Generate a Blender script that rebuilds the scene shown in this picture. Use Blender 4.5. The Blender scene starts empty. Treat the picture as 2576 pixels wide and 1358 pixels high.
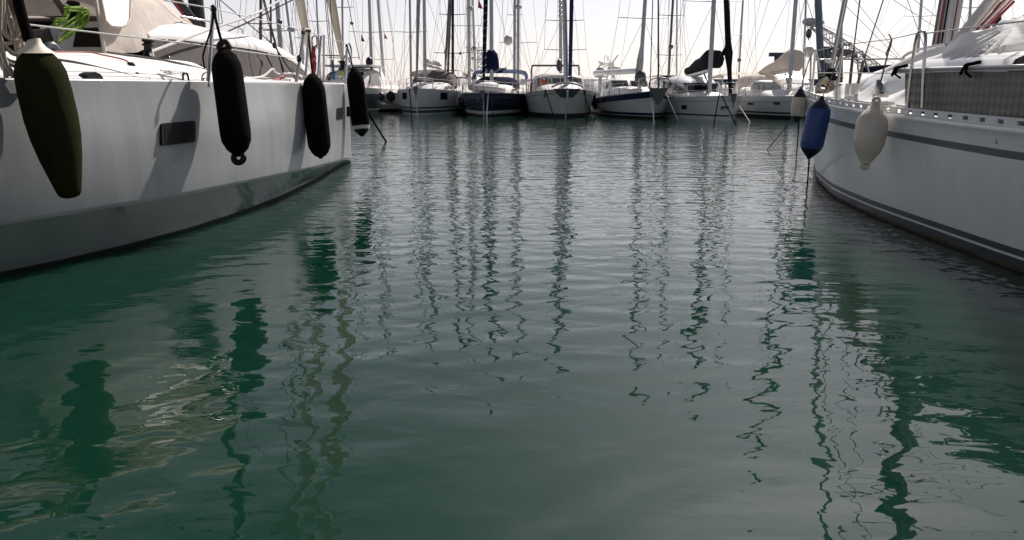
import bpy, math, random
from mathutils import Vector as V, Matrix
R = math.radians
rnd = random.Random(7)
scn = bpy.context.scene
COL = scn.collection
# ---- camera model: all measurements are in pixels of a 2576 x 1358 view of the photograph
F, CX, CY, HZ, CAMH = 2000.0, 1288.0, 679.0, 222.0, 1.6
TH = math.atan((CY - HZ) / F)
c_, s_ = math.cos(TH), math.sin(TH)

def ray(X, Y):
    a, b = (X - CX) / F, (Y - CY) / F
    return V((a, c_ - b * s_, -s_ - b * c_))
CAM = V((0, 0, CAMH))
def at(X, Y, y):
    r = ray(X, Y); return CAM + r * (y / r.y)
def gnd(X, Y, z=0.0):
    r = ray(X, Y); return CAM + r * ((z - CAMH) / r.z)
def lerp(a, b, t): return a + (b - a) * t
def interp(tab, x):
    if x <= tab[0][0]: return tab[0][1]
    for (x0, y0), (x1, y1) in zip(tab, tab[1:]):
        if x <= x1:
            return y0 + (y1 - y0) * (x - x0) / (x1 - x0)
    return tab[-1][1]
def cr(pts, n):
    """Catmull-Rom through pts, n samples"""
    pts = [V(p) for p in pts]; m = len(pts) - 1; out = []
    for i in range(n):
        u = i / (n - 1) * m; k = min(int(u), m - 1); t = u - k
        p1, p2 = pts[k], pts[k + 1]
        p0 = pts[k - 1] if k > 0 else p1 * 2 - p2
        p3 = pts[k + 2] if k + 2 <= m else p2 * 2 - p1
        out.append(0.5 * ((2 * p1) + (p2 - p0) * t + (2 * p0 - 5 * p1 + 4 * p2 - p3) * t * t + (3 * p1 - p0 - 3 * p2 + p3) * t ** 3))
    return out
def smooth_tab(tab, x):
    """smooth monotone-ish table lookup"""
    h = 0.35
    return (interp(tab, x - h) + 2 * interp(tab, x) + interp(tab, x + h)) / 4

WM = {}
class MB:
    def __init__(s): s.v = []; s.f = []; s.m = []; s.s = []
    def add(s, vs, fs, mi=0, sm=True):
        o = len(s.v); s.v += [V(p) for p in vs]
        for f in fs:
            s.f.append([i + o for i in f]); s.m.append(mi); s.s.append(sm)
        return s
    def loft(s, rings, closed=True, caps=True, mi=0, sm=True):
        n = len(rings[0]); vs = [p for r in rings for p in r]; o = len(s.v); s.v += [V(p) for p in vs]
        for i in range(len(rings) - 1):
            for j in range(n if closed else n - 1):
                k = (j + 1) % n
                s.f.append([o + i * n + j, o + i * n + k, o + (i + 1) * n + k, o + (i + 1) * n + j])
                s.m.append(mi[j] if isinstance(mi, (list, tuple)) else mi); s.s.append(sm)
        if caps and closed:
            s.add(rings[0][::-1], [list(range(n))], mi if not isinstance(mi, (list, tuple)) else mi[0], False)
            s.add(rings[-1], [list(range(n))], mi if not isinstance(mi, (list, tuple)) else mi[0], False)
        return s
    def tube(s, pts, r, n=6, mi=0, caps=True, closed=False):
        pts = [V(p) for p in pts]; rs = r if isinstance(r, (list, tuple)) else [r] * len(pts)
        d0 = (pts[1] - pts[0]).normalized()
        u = d0.cross(V((0, 0, 1)))
        if u.length < 1e-3: u = d0.cross(V((0, 1, 0)))
        u.normalize(); rings = []
        for i, p in enumerate(pts):
            a = pts[max(i - 1, 0)]; b = pts[min(i + 1, len(pts) - 1)]
            d = (b - a)
            d = d.normalized() if d.length > 1e-9 else d0
            u = u - d * u.dot(d); u.normalize(); w = d.cross(u)
            rings.append([p + (u * math.cos(k * 2 * math.pi / n) + w * math.sin(k * 2 * math.pi / n)) * rs[i] for k in range(n)])
        if closed: rings.append(rings[0])
        return s.loft(rings, True, caps and not closed, mi)
    def box(s, c, sx, sy, sz, rz=0.0, mi=0, M=None):
        c = V(c); vs = []
        Q = M if M is not None else Matrix.Rotation(rz, 3, 'Z')
        for dz in (-.5, .5):
            for dx, dy in ((-.5, -.5), (.5, -.5), (.5, .5), (-.5, .5)):
                vs.append(c + Q @ V((dx * sx, dy * sy, dz * sz)))
        return s.add(vs, [[3, 2, 1, 0], [4, 5, 6, 7], [0, 1, 5, 4], [1, 2, 6, 5], [2, 3, 7, 6], [3, 0, 4, 7]], mi, False)
    def prism(s, poly, d, mi=0):
        poly = [V(p) for p in poly]; d = V(d); n = len(poly)
        vs = poly + [p + d for p in poly]
        fs = [list(range(n))[::-1], list(range(n, 2 * n))] + [[i, (i + 1) % n, n + (i + 1) % n, n + i] for i in range(n)]
        return s.add(vs, fs, mi, False)
    def ell(s, c, rx, ry, rz, n=12, m=8, M=None, mi=0):
        c = V(c); Q = M if M is not None else Matrix.Identity(3); rings = []
        for i in range(m + 1):
            a = -math.pi / 2 + math.pi * i / m; k = max(math.cos(a), .02)
            rings.append([c + Q @ V((rx * k * math.cos(j * 2 * math.pi / n), ry * k * math.sin(j * 2 * math.pi / n), rz * math.sin(a))) for j in range(n)])
        return s.loft(rings, True, True, mi)
    def lathe(s, a, b, prof, n=16, mi=0):
        """prof: (t along a->b, radius[, material])"""
        a, b = V(a), V(b); d = (b - a).normalized(); u = d.cross(V((0, 1, 0.01))).normalized(); w = d.cross(u)
        rings = [[lerp(a, b, q[0]) + (u * math.cos(k * 2 * math.pi / n) + w * math.sin(k * 2 * math.pi / n)) * q[1] for k in range(n)] for q in prof]
        return s.loft(rings, True, True, mi)
    def build(s, name, mats, parent=None, loc=None):
        me = bpy.data.meshes.new(name)
        if parent is not None: inv = WM[parent.name].inverted()
        elif loc is not None: inv = Matrix.Translation(-V(loc))
        else: inv = Matrix.Identity(4)
        me.from_pydata([inv @ p for p in s.v], [], s.f)
        for m in (mats if isinstance(mats, (list, tuple)) else [mats]): me.materials.append(m)
        for i, p in enumerate(me.polygons):
            p.material_index = s.m[i]; p.use_smooth = s.s[i]
        me.validate(); me.update()
        o = bpy.data.objects.new(name, me); COL.objects.link(o)
        if parent is not None:
            o.parent = parent; WM[o.name] = WM[parent.name]
        else:
            if loc is not None: o.location = loc
            WM[o.name] = Matrix.Translation(V(loc)) if loc is not None else Matrix.Identity(4)
        return o

def tag(o, label, cat, group=None, kind=None):
    if label: o['label'] = label
    if cat: o['category'] = cat
    if group: o['group'] = group
    if kind: o['kind'] = kind
    return o
def thing(name, label, cat, loc, rz=0.0, group=None):
    o = bpy.data.objects.new(name, None); COL.objects.link(o)
    o.empty_display_size = .2; o.location = V(loc); o.rotation_euler = (0, 0, rz)
    WM[o.name] = Matrix.Translation(V(loc)) @ Matrix.Rotation(rz, 4, 'Z')
    return tag(o, label, cat, group)

# ---------------------------------------------------------------- materials
MATS = {}
def mat(name, col, rough=.5, metal=0.0, var=.12, scale=3.0, bump=0.0, bscale=40.0, coat=0.0, trans=0.0, sheen=0.0, spec=.5, detail=4.0):
    if name in MATS: return MATS[name]
    m = bpy.data.materials.new(name); m.use_nodes = True; nt = m.node_tree; N = nt.nodes; L = nt.links
    b = N['Principled BSDF']
    b.inputs['Roughness'].default_value = rough; b.inputs['Metallic'].default_value = metal
    b.inputs['Coat Weight'].default_value = coat; b.inputs['Specular IOR Level'].default_value = spec
    b.inputs['Coat Roughness'].default_value = .08
    if sheen: b.inputs['Sheen Weight'].default_value = sheen
    tc = N.new('ShaderNodeTexCoord')
    nz = N.new('ShaderNodeTexNoise'); nz.inputs['Scale'].default_value = scale; nz.inputs['Detail'].default_value = detail
    L.new(tc.outputs['Object'], nz.inputs['Vector'])
    rp = N.new('ShaderNodeMapRange'); rp.inputs['From Min'].default_value = .3; rp.inputs['From Max'].default_value = .7
    rp.inputs['To Min'].default_value = 1 - var; rp.inputs['To Max'].default_value = 1 + var * .6
    L.new(nz.outputs['Fac'], rp.inputs['Value'])
    mx = N.new('ShaderNodeVectorMath'); mx.operation = 'SCALE'; mx.inputs[0].default_value = col[:3]
    L.new(rp.outputs[0], mx.inputs['Scale']); L.new(mx.outputs[0], b.inputs['Base Color'])
    if bump:
        n2 = N.new('ShaderNodeTexNoise'); n2.inputs['Scale'].default_value = bscale; n2.inputs['Detail'].default_value = 3
        L.new(tc.outputs['Object'], n2.inputs['Vector'])
        bp = N.new('ShaderNodeBump'); bp.inputs['Strength'].default_value = 1.0; bp.inputs['Distance'].default_value = bump
        L.new(n2.outputs['Fac'], bp.inputs['Height']); L.new(bp.outputs[0], b.inputs['Normal'])
    if trans:
        t = N.new('ShaderNodeBsdfTranslucent'); L.new(mx.outputs[0], t.inputs['Color'])
        ms = N.new('ShaderNodeMixShader'); ms.inputs[0].default_value = trans
        L.new(b.outputs[0], ms.inputs[1]); L.new(t.outputs[0], ms.inputs[2]); L.new(ms.outputs[0], N['Material Output'].inputs['Surface'])
    MATS[name] = m; return m

hull_grey = mat('pearl_grey_hull_paint', (.375, .38, .385), .28, 0, .10, .8, coat=.3)
def weather(m, amt, streak):
    """faint vertical run-off streaks and rub marks on painted topsides"""
    N = m.node_tree.nodes; L = m.node_tree.links; b = N['Principled BSDF']; old = b.inputs['Base Color'].links[0].from_socket
    tc = N.new('ShaderNodeTexCoord'); mp = N.new('ShaderNodeMapping'); mp.inputs['Scale'].default_value = (streak, streak, .35); L.new(tc.outputs['Object'], mp.inputs['Vector'])
    nz = N.new('ShaderNodeTexNoise'); nz.inputs['Scale'].default_value = 1.0; nz.inputs['Detail'].default_value = 5; nz.inputs['Roughness'].default_value = .65; L.new(mp.outputs[0], nz.inputs['Vector'])
    n2 = N.new('ShaderNodeTexNoise'); n2.inputs['Scale'].default_value = 1.3; n2.inputs['Detail'].default_value = 6; L.new(tc.outputs['Object'], n2.inputs['Vector'])
    mu = N.new('ShaderNodeMath'); mu.operation = 'MULTIPLY'; L.new(nz.outputs['Fac'], mu.inputs[0]); L.new(n2.outputs['Fac'], mu.inputs[1])
    rp = N.new('ShaderNodeMapRange'); rp.inputs['From Min'].default_value = .18; rp.inputs['From Max'].default_value = .36; rp.inputs['To Min'].default_value = 1.0; rp.inputs['To Max'].default_value = 1 - amt; L.new(mu.outputs[0], rp.inputs['Value'])
    sc = N.new('ShaderNodeVectorMath'); sc.operation = 'SCALE'; L.new(old, sc.inputs[0]); L.new(rp.outputs[0], sc.inputs['Scale']); L.new(sc.outputs[0], b.inputs['Base Color'])
    ro = N.new('ShaderNodeMapRange'); ro.inputs['To Min'].default_value = .18; ro.inputs['To Max'].default_value = .45; L.new(n2.outputs['Fac'], ro.inputs['Value']); L.new(ro.outputs[0], b.inputs['Roughness'])
weather(hull_grey, .16, 6.0)
hull_under = mat('hull_underside_shade', (.17, .20, .19), .15, 0, .1, 1.2, coat=.9)  # hull grey darkened and greened: shade and water reflection put into the colour
antifoul = mat('black_antifouling', (.012, .014, .014), .6, 0, .3, 4)
deck_white = mat('white_deck', (.78, .75, .73), .75, 0, .06, 2, spec=.15)
gel_white = mat('white_gelcoat', (.74, .74, .73), .25, 0, .06, 1.0, coat=.4)
gel_cool = mat('cool_white_gelcoat', (.66, .67, .68), .28, 0, .08, .8, coat=.3)
gel_right = mat('grey_white_topsides', (.84, .85, .85), .3, 0, .05, .6, coat=.25)
weather(gel_right, .07, 7.0)
gel_dull = mat('dull_grey_white_paint', (.52, .53, .51), .4, 0, .14, 1.1)
cream_deck = mat('cream_nonslip_deck', (.72, .66, .58), .7, 0, .08, 3, bump=.002, bscale=120)
navy = mat('navy_gelcoat', (.012, .018, .045), .2, 0, .2, 1, coat=.4)
blue_band = mat('dark_blue_paint', (.015, .024, .075), .25, 0, .15, 1)
boot_dark = mat('dark_grey_boot_stripe', (.06, .075, .08), .4, 0, .15, 2)
stripe_grey = mat('grey_cove_stripe', (.10, .12, .125), .4, 0, .1, 2)
algae = mat('waterline_algae', (.10, .085, .05), .8, 0, .6, 9, bump=.004, bscale=30)
blk = mat('black_plastic', (.009, .008, .008), .5, 0, .3, 4, spec=.25)
blk_fab = mat('black_sock_fabric', (.007, .006, .0055), 1.0, 0, .3, 20, bump=.003, bscale=150, spec=.03)
olive_fab = mat('olive_fleece', (.021, .0225, .008), 1.0, 0, .18, 12, bump=.010, bscale=110, spec=.04)
blue_vinyl = mat('blue_vinyl', (.022, .062, .24), .45, 0, .15, 4, bump=.001, bscale=60)
navy_vinyl = mat('navy_vinyl', (.012, .014, .032), .4, 0, .2, 5)
white_vinyl = mat('off_white_vinyl', (.70, .61, .50), .45, 0, .12, 5, bump=.002, bscale=25)
steel = mat('stainless_steel', (.55, .54, .53), .22, 1.0, .12, 6)
alu = mat('anodised_aluminium', (.40, .41, .43), .4, .7, .15, 2)
alu_light = mat('pale_painted_mast', (.55, .54, .53), .4, .1, .1, 2)
alu_dark = mat('dark_grey_mast', (.12, .12, .13), .4, .4, .2, 2)
wood_mast = mat('varnished_wood_mast', (.16, .085, .055), .4, 0, .25, 3)
blk_mast = mat('black_carbon_mast', (.009, .009, .010), .4, 0, .2, 3, spec=.3)
wire = mat('rigging_wire', (.05, .05, .05), .5, .3, .2, 3, spec=.2)
wire_pale = mat('pale_rigging_wire', (.42, .42, .43), .45, .4, .1, 3)
beige_fab = mat('beige_canvas', (.72, .64, .57), .85, 0, .1, 3, bump=.012, bscale=7, trans=.2, spec=.1)
grey_fab = mat('grey_mesh_fabric', (.15, .13, .12), .9, 0, .15, 3)
brown_mesh = mat('brown_mesh_cover', (.055, .045, .041), .9, 0, .15, 4, bump=.004, bscale=6)
sail_beige = mat('furled_beige_sail', (.66, .58, .47), .85, 0, .12, 3, bump=.01, bscale=5)
sail_pale = mat('furled_pale_sail', (.42, .40, .39), .85, 0, .12, 3, bump=.01, bscale=5)
dark_fab = mat('charcoal_sail_cover', (.022, .022, .026), .95, 0, .25, 5, bump=.01, bscale=8, spec=.08)
navy_fab = mat('navy_canvas', (.010, .015, .042), .95, 0, .2, 5, bump=.008, bscale=8, spec=.08)
blue_fab = mat('bright_blue_canvas', (.012, .032, .10), .9, 0, .2, 5, spec=.1)
cyan_fab = mat('turquoise_canvas', (.13, .27, .33), .85, 0, .15, 5, trans=.2)
tarp = mat('white_awning_fabric', (.88, .86, .85), .8, 0, .04, 2, bump=.008, bscale=6, trans=.15, spec=.15)
clear_pl = mat('clouded_plastic_window', (.86, .82, .80), .60, 0, .10, 7, bump=.02, bscale=5, trans=.15, spec=.3)
glass_dk = mat('smoked_glass', (.012, .012, .016), .06, 0, .2, 2, spec=.8)
acrylic = mat('dark_acrylic_pane', (.010, .010, .014), .35, 0, .2, 2, spec=.15)
rope_beige = mat('beige_rope', (.40, .35, .29), .9, 0, .25, 60, bump=.003, bscale=180)
rope_white = mat('white_rope', (.72, .70, .68), .85, 0, .15, 60, bump=.002, bscale=180)
rope_grey = mat('grey_rope', (.16, .155, .15), .9, 0, .25, 60, spec=.1)
rope_green = mat('lime_green_rope', (.17, .30, .022), .85, 0, .35, 40, bump=.003, bscale=150)
rope_red = mat('red_rope', (.24, .022, .035), .85, 0, .3, 50)
rope_pink = mat('faded_red_rope', (.48, .17, .17), .85, 0, .3, 50)
rope_black = mat('black_rope', (.008, .008, .008), .9, 0, .2, 50, spec=0.0)
rope_blue = mat('blue_rope', (.03, .10, .18), .9, 0, .2, 50)
brown_trim = mat('brown_trim', (.13, .085, .075), .6, 0, .2, 4)
orange_p = mat('orange_plastic', (.55, .09, .03), .5, 0, .1, 4)
red_flag = mat('faded_red_flag', (.35, .06, .07), .9, 0, .2, 5)
yel = mat('yellow_green_plastic', (.42, .45, .06), .5, 0, .1, 4)
rubber = mat('grey_inflatable_rubber', (.42, .42, .42), .6, 0, .12, 3)
crane_p = mat('pale_grey_crane_paint', (.62, .60, .60), .6, 0, .2, .5)
crane_blue = mat('blue_grey_ship_paint', (.05, .08, .13), .5, 0, .2, .5)
letter_g = mat('grey_lettering', (.16, .15, .15), .5, 0, .1, 4)
letter_p = mat('pale_grey_lettering', (.56, .53, .52), .5, 0, .05, 4)
stone = mat('breakwater_stone', (.30, .29, .28), .9, 0, .3, .4, bump=.2, bscale=.6)

def checker_plate():
    m = mat('aluminium_tread_plate', (.19, .175, .155), .45, .35, .25, 2.5)
    N = m.node_tree.nodes; L = m.node_tree.links; b = N['Principled BSDF']
    tc = N.new('ShaderNodeTexCoord')
    old = b.inputs['Base Color'].links[0].from_socket
    def bars(rot, off):
        mp = N.new('ShaderNodeMapping'); mp.inputs['Rotation'].default_value = (rot, 0, 0); mp.inputs['Location'].default_value = (0, off, 0)
        L.new(tc.outputs['Object'], mp.inputs['Vector'])
        br = N.new('ShaderNodeTexWave'); br.wave_type = 'BANDS'; br.bands_direction = 'Y'; br.inputs['Scale'].default_value = 18; br.inputs['Distortion'].default_value = 0
        L.new(mp.outputs[0], br.inputs['Vector']); return br
    a, d = bars(R(45), 0), bars(R(-45), 0)
    ch = N.new('ShaderNodeTexChecker'); ch.inputs['Scale'].default_value = 15
    mp = N.new('ShaderNodeMapping'); mp.inputs['Rotation'].default_value = (R(45), 0, 0); L.new(tc.outputs['Object'], mp.inputs['Vector'])
    sx = N.new('ShaderNodeSeparateXYZ'); L.new(mp.outputs[0], sx.inputs[0])
    cb = N.new('ShaderNodeCombineXYZ'); cb.inputs[0].default_value = .01; L.new(sx.outputs[1], cb.inputs[1]); L.new(sx.outputs[2], cb.inputs[2])
    L.new(cb.outputs[0], ch.inputs['Vector'])
    mixn = N.new('ShaderNodeMix'); L.new(ch.outputs['Fac'], mixn.inputs['Factor']); mixn.inputs['A'].default_value = .3; L.new(d.outputs['Fac'], mixn.inputs['B'])
    bp = N.new('ShaderNodeBump'); bp.inputs['Distance'].default_value = .004
    L.new(mixn.outputs[0], bp.inputs['Height']); L.new(bp.outputs[0], b.inputs['Normal'])
    wr = N.new('ShaderNodeMapRange'); wr.inputs['From Min'].default_value = .35; wr.inputs['From Max'].default_value = .75; wr.inputs['To Min'].default_value = .6; wr.inputs['To Max'].default_value = 2.0   # light and dark of the lit raised bars put into the colour
    L.new(mixn.outputs[0], wr.inputs['Value']); sc = N.new('ShaderNodeVectorMath'); sc.operation = 'SCALE'; L.new(old, sc.inputs[0]); L.new(wr.outputs[0], sc.inputs['Scale']); L.new(sc.outputs[0], b.inputs['Base Color'])
    return m
tread = checker_plate()

def water_mat():
    m = bpy.data.materials.new('green_harbour_water'); m.use_nodes = True; N = m.node_tree.nodes; L = m.node_tree.links
    b = N['Principled BSDF']
    b.subsurface_method = 'BURLEY'; b.inputs['Subsurface Weight'].default_value = 1.0; b.inputs['Subsurface Radius'].default_value = (.6, 1.0, .85); b.inputs['Subsurface Scale'].default_value = .9
    b.inputs['Roughness'].default_value = .015; b.inputs['IOR'].default_value = 1.333
    tc = N.new('ShaderNodeTexCoord')
    n0 = N.new('ShaderNodeTexNoise'); n0.inputs['Scale'].default_value = .12; n0.inputs['Detail'].default_value = 3
    L.new(tc.outputs['Object'], n0.inputs['Vector'])
    cm = N.new('ShaderNodeMix'); cm.data_type = 'RGBA'
    cm.inputs['A'].default_value = (.0036, .0245, .0142, 1); cm.inputs['B'].default_value = (.0048, .0290, .0172, 1)
    L.new(n0.outputs['Fac'], cm.inputs['Factor']); L.new(cm.outputs['Result'], b.inputs['Base Color'])
    sx = N.new('ShaderNodeSeparateXYZ'); L.new(tc.outputs['Object'], sx.inputs[0])     # the water close to the quay lies sheltered and smoother
    sh = N.new('ShaderNodeMapRange'); sh.interpolation_type = 'SMOOTHSTEP'; sh.inputs['From Min'].default_value = 4.5; sh.inputs['From Max'].default_value = 12.0; sh.inputs['To Min'].default_value = .34; sh.inputs['To Max'].default_value = 1.0
    L.new(sx.outputs[1], sh.inputs['Value'])
    prev = None
    for sc, sy, rot, amp, dist, det in WAVES:
        mp = N.new('ShaderNodeMapping'); mp.inputs['Scale'].default_value = (sc, sc * sy, 1); mp.inputs['Rotation'].default_value = (0, 0, R(rot))
        L.new(tc.outputs['Object'], mp.inputs['Vector'])
        nz = N.new('ShaderNodeTexNoise'); nz.inputs['Scale'].default_value = 1.0; nz.inputs['Detail'].default_value = det
        nz.inputs['Distortion'].default_value = dist; nz.inputs['Roughness'].default_value = .4
        L.new(mp.outputs[0], nz.inputs['Vector'])
        mu = N.new('ShaderNodeMath'); mu.operation = 'MULTIPLY'; mu.inputs[1].default_value = amp; L.new(nz.outputs['Fac'], mu.inputs[0])
        if sc > 2:
            m2 = N.new('ShaderNodeMath'); m2.operation = 'MULTIPLY'; L.new(mu.outputs[0], m2.inputs[0]); L.new(sh.outputs[0], m2.inputs[1]); mu = m2
        if prev is None: prev = mu.outputs[0]
        else:
            ad = N.new('ShaderNodeMath'); ad.operation = 'ADD'; L.new(prev, ad.inputs[0]); L.new(mu.outputs[0], ad.inputs[1]); prev = ad.outputs[0]
    for cx, cy, lam, amp in RINGS:      # faint ring waves spreading from points on the surface
        mp = N.new('ShaderNodeMapping'); mp.inputs['Location'].default_value = (-cx, -cy, 0); L.new(tc.outputs['Object'], mp.inputs['Vector'])
        wv = N.new('ShaderNodeTexWave'); wv.wave_type = 'RINGS'; wv.rings_direction = 'SPHERICAL'; wv.inputs['Scale'].default_value = 2 * math.pi / (20 * lam)
        wv.inputs['Distortion'].default_value = 2.5; wv.inputs['Detail'].default_value = 1; wv.inputs['Detail Scale'].default_value = .6
        L.new(mp.outputs[0], wv.inputs['Vector'])
        mu = N.new('ShaderNodeMath'); mu.operation = 'MULTIPLY'; mu.inputs[1].default_value = amp; L.new(wv.outputs['Fac'], mu.inputs[0])
        ad = N.new('ShaderNodeMath'); ad.operation = 'ADD'; L.new(prev, ad.inputs[0]); L.new(mu.outputs[0], ad.inputs[1]); prev = ad.outputs[0]
    bp = N.new('ShaderNodeBump'); bp.inputs['Distance'].default_value = 1.0; bp.inputs['Strength'].default_value = 1.0
    L.new(prev, bp.inputs['Height']); L.new(bp.outputs[0], b.inputs['Normal'])
    return m
WAVES = [(.5, 1.7, 8, .020, .3, 1.0), (1.5, 1.7, -12, .0105, .6, 1.0), (3.2, 1.6, 12, .0098, .8, 1.0), (7.0, 1.8, -8, .0036, .5, 1.0)]
RINGS = [(1.4, 1.2, .38, .0020), (-2.5, 20.0, .45, .0012), (3.5, 13.0, .30, .0007)]
# ---------------------------------------------------------------- camera, light, sky, water
cd = bpy.data.cameras.new('camera'); cam = bpy.data.objects.new('camera', cd); COL.objects.link(cam)
cd.sensor_width = 36; cd.lens = 36 * F / 2576; cd.clip_end = 6000; cd.clip_start = .05
cam.location = CAM; cam.rotation_euler = (R(90) - TH, 0, 0); scn.camera = cam
HAZE_D = 0
SUN_AZ, SUN_EL = 25.0, 42.0
SKY_V, HAZE_K, HAZE_B, HAZE_C = .38, 2.6, .46, (6.3, 5.8, 6.12)
w = bpy.data.worlds.new('World'); scn.world = w; w.use_nodes = True
N = w.node_tree.nodes; L = w.node_tree.links
sky = N.new('ShaderNodeTexSky'); sky.sky_type = 'NISHITA'; sky.sun_disc = False
sky.sun_elevation = R(SUN_EL); sky.sun_rotation = R(SUN_AZ); sky.dust_density = .7; sky.air_density = 1.0; sky.ozone_density = 1.0
hs = N.new('ShaderNodeHueSaturation'); hs.inputs['Saturation'].default_value = .75; hs.inputs['Value'].default_value = SKY_V
tn = N.new('ShaderNodeVectorMath'); tn.operation = 'MULTIPLY'; tn.inputs[1].default_value = (1.0, .975, 1.0); L.new(sky.outputs[0], tn.inputs[0]); L.new(tn.outputs[0], hs.inputs['Color'])
# aerosol haze: brighter towards the horizon and towards the sun (forward scattering)
sv = V((math.sin(R(SUN_AZ)) * math.cos(R(SUN_EL)), math.cos(R(SUN_AZ)) * math.cos(R(SUN_EL)), math.sin(R(SUN_EL))))
tc = N.new('ShaderNodeTexCoord')
def mth(op, a, b=None):
    n = N.new('ShaderNodeMath'); n.operation = op
    for i, q in enumerate((a, b)):
        if q is None: continue
        if isinstance(q, (int, float)): n.inputs[i].default_value = q
        else: L.new(q, n.inputs[i])
    return n.outputs[0]
sp = N.new('ShaderNodeSeparateXYZ'); L.new(tc.outputs['Generated'], sp.inputs[0])
z_ = mth('MAXIMUM', sp.outputs[2], 0.0)
fal = mth('EXPONENT', mth('MULTIPLY', mth('POWER', mth('MULTIPLY', z_, HAZE_K), 2.2), -1.0))
dt = N.new('ShaderNodeVectorMath'); dt.operation = 'DOT_PRODUCT'; dt.inputs[1].default_value = sv; L.new(tc.outputs['Generated'], dt.inputs[0])
ph = mth('POWER', mth('MULTIPLY', mth('ADD', dt.outputs['Value'], 1.0), .5), 2.6)
amt = mth('MULTIPLY', fal, mth('ADD', mth('MULTIPLY', ph, 1.0 - HAZE_B), HAZE_B))
halo = mth('MULTIPLY', mth('POWER', mth('MULTIPLY', mth('ADD', dt.outputs['Value'], 1.0), .5), 50.0), 4.2)
amt = mth('ADD', amt, halo)
hz = N.new('ShaderNodeVectorMath'); hz.operation = 'SCALE'; hz.inputs[0].default_value = HAZE_C; L.new(amt, hz.inputs['Scale'])
ad = N.new('ShaderNodeVectorMath'); ad.operation = 'ADD'; L.new(hs.outputs[0], ad.inputs[0]); L.new(hz.outputs[0], ad.inputs[1])
L.new(ad.outputs[0], N['Background'].inputs['Color']); N['Background'].inputs['Strength'].default_value = .1
ld = bpy.data.lights.new('sun', 'SUN'); ld.energy = 5.0; ld.angle = R(.53); ld.color = (1.0, .94, .87)
sun = bpy.data.objects.new('sun', ld); COL.objects.link(sun)
sun.rotation_euler = sv.to_track_quat('Z', 'Y').to_euler(); sun.location = (0, 0, 40)
scn.view_settings.view_transform = 'Standard'; scn.view_settings.look = 'None'; scn.view_settings.exposure = 0.22; scn.view_settings.gamma = 1
scn.cycles.max_bounces = 8; scn.cycles.glossy_bounces = 4; scn.cycles.transparent_max_bounces = 8
scn.cycles.sample_clamp_indirect = 6; scn.cycles.use_denoising = True
mb = MB()
xs = [-2550, -400, -60, -20, -8, 0, 8, 20, 60, 400, 2550]; ys = [-60, 0, 6, 12, 20, 40, 80, 400, 5000]
mb.add([(x, y, 0) for y in ys for x in xs], [[j * 11 + i, j * 11 + i + 1, (j + 1) * 11 + i + 1, (j + 1) * 11 + i] for j in range(8) for i in range(10)])
if HAZE_D:
    hb = MB(); hb.box((0, 2470, 9.0), 5200, 5200, 21.2); hzo = hb.build('haze', [], None, (0, 2470, 9.0)); hzo['kind'] = 'stuff'
    hm = bpy.data.materials.new('haze_air'); hm.use_nodes = True; hn = hm.node_tree.nodes
    hn.remove(hn['Principled BSDF']); pv = hn.new('ShaderNodeVolumePrincipled'); pv.inputs['Color'].default_value = (.93, .90, .94, 1)
    pv.inputs['Density'].default_value = HAZE_D; pv.inputs['Anisotropy'].default_value = .45
    hm.node_tree.links.new(pv.outputs[0], hn['Material Output'].inputs['Volume']); hzo.data.materials.append(hm)
wt = mb.build('water', water_mat()); wt['kind'] = 'structure'
# ---------------------------------------------------------------- the near yacht on the left
YAW = R(15); LB = V((-3.66, 18.03, 0)); LH = V((math.sin(YAW), math.cos(YAW), 0)); LN = V((math.cos(YAW), -math.sin(YAW), 0))
def Lp(s, w, z): return LB - LH * s + LN * w + V((0, 0, z))
def LW(X, Y, w):
    r = ray(X, Y); return CAM + r * ((w + LB.dot(LN)) / r.dot(LN))
def mirL(p): p = V(p); return p - LN * (2 * (p - LB).dot(LN))
lw_wl = [(0, .03), (1.5, .47), (3.75, 1.21), (6.2, 1.90), (8, 2.24), (9.2, 2.36), (10.4, 2.32), (11.4, 2.15), (13.4, 1.7)]
lw_ch = [(0, .045), (1.7, .76), (3.5, 1.43), (5.3, 1.94), (7.3, 2.33), (9.4, 2.53), (11, 2.47), (13.4, 2.15)]
lz_ch = [(0, .06), (1.7, .22), (3.5, .32), (5.3, .39), (7.3, .45), (9.4, .48), (11, .51), (13.4, .54)]
lw_dk = [(0, .06), (.6, .36), (1.7, .80), (3.5, 1.44), (5.3, 1.91), (7.3, 2.27), (9.4, 2.45), (11, 2.38), (13.4, 2.1)]
LZD = 1.675
def ldk(s): return smooth_tab(lw_dk, s) if s > .35 else interp(lw_dk, s)
def sec(s):
    ww = smooth_tab(lw_wl, s) if s > .35 else interp(lw_wl, s); wc = smooth_tab(lw_ch, s) if s > .35 else interp(lw_ch, s)
    wd = ldk(s); zc = smooth_tab(lz_ch, s)
    q = [(wd - .03, LZD + .012), (wd - .003, LZD + .003), (wd, LZD - .008), (wd, LZD - .04)]
    for t in (.75, .5, .25): q.append((lerp(wc, wd, t) + .05 * math.sin(math.pi * t) * min(1, s / 4), lerp(zc, LZD - .02, t)))
    q += [(wc + .004, zc + .025), (wc, zc), (wc - .02, zc - .02), (lerp(ww, wc, .45), zc * .45), (ww, .05), (ww - .02, -.02), (ww * .8, -.4)]
    return q
root = thing('sailing_yacht', 'large pearl grey sailing yacht on the left with dark mesh over its cabin windows', 'sailboat', Lp(6, 0, 0))
LR = root
ss = [0, .15, .35, .6, .9, 1.3, 1.8, 2.4, 3.1, 3.9, 4.8, 5.8, 6.8, 7.8, 8.8, 9.8, 10.6, 11.4, 12.2, 13.4]
mb = MB(); rings = []
for s in ss:
    q = sec(s); rings.append([Lp(s, a, z) for a, z in q] + [Lp(s, -a, z) for a, z in q[::-1]])
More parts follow.
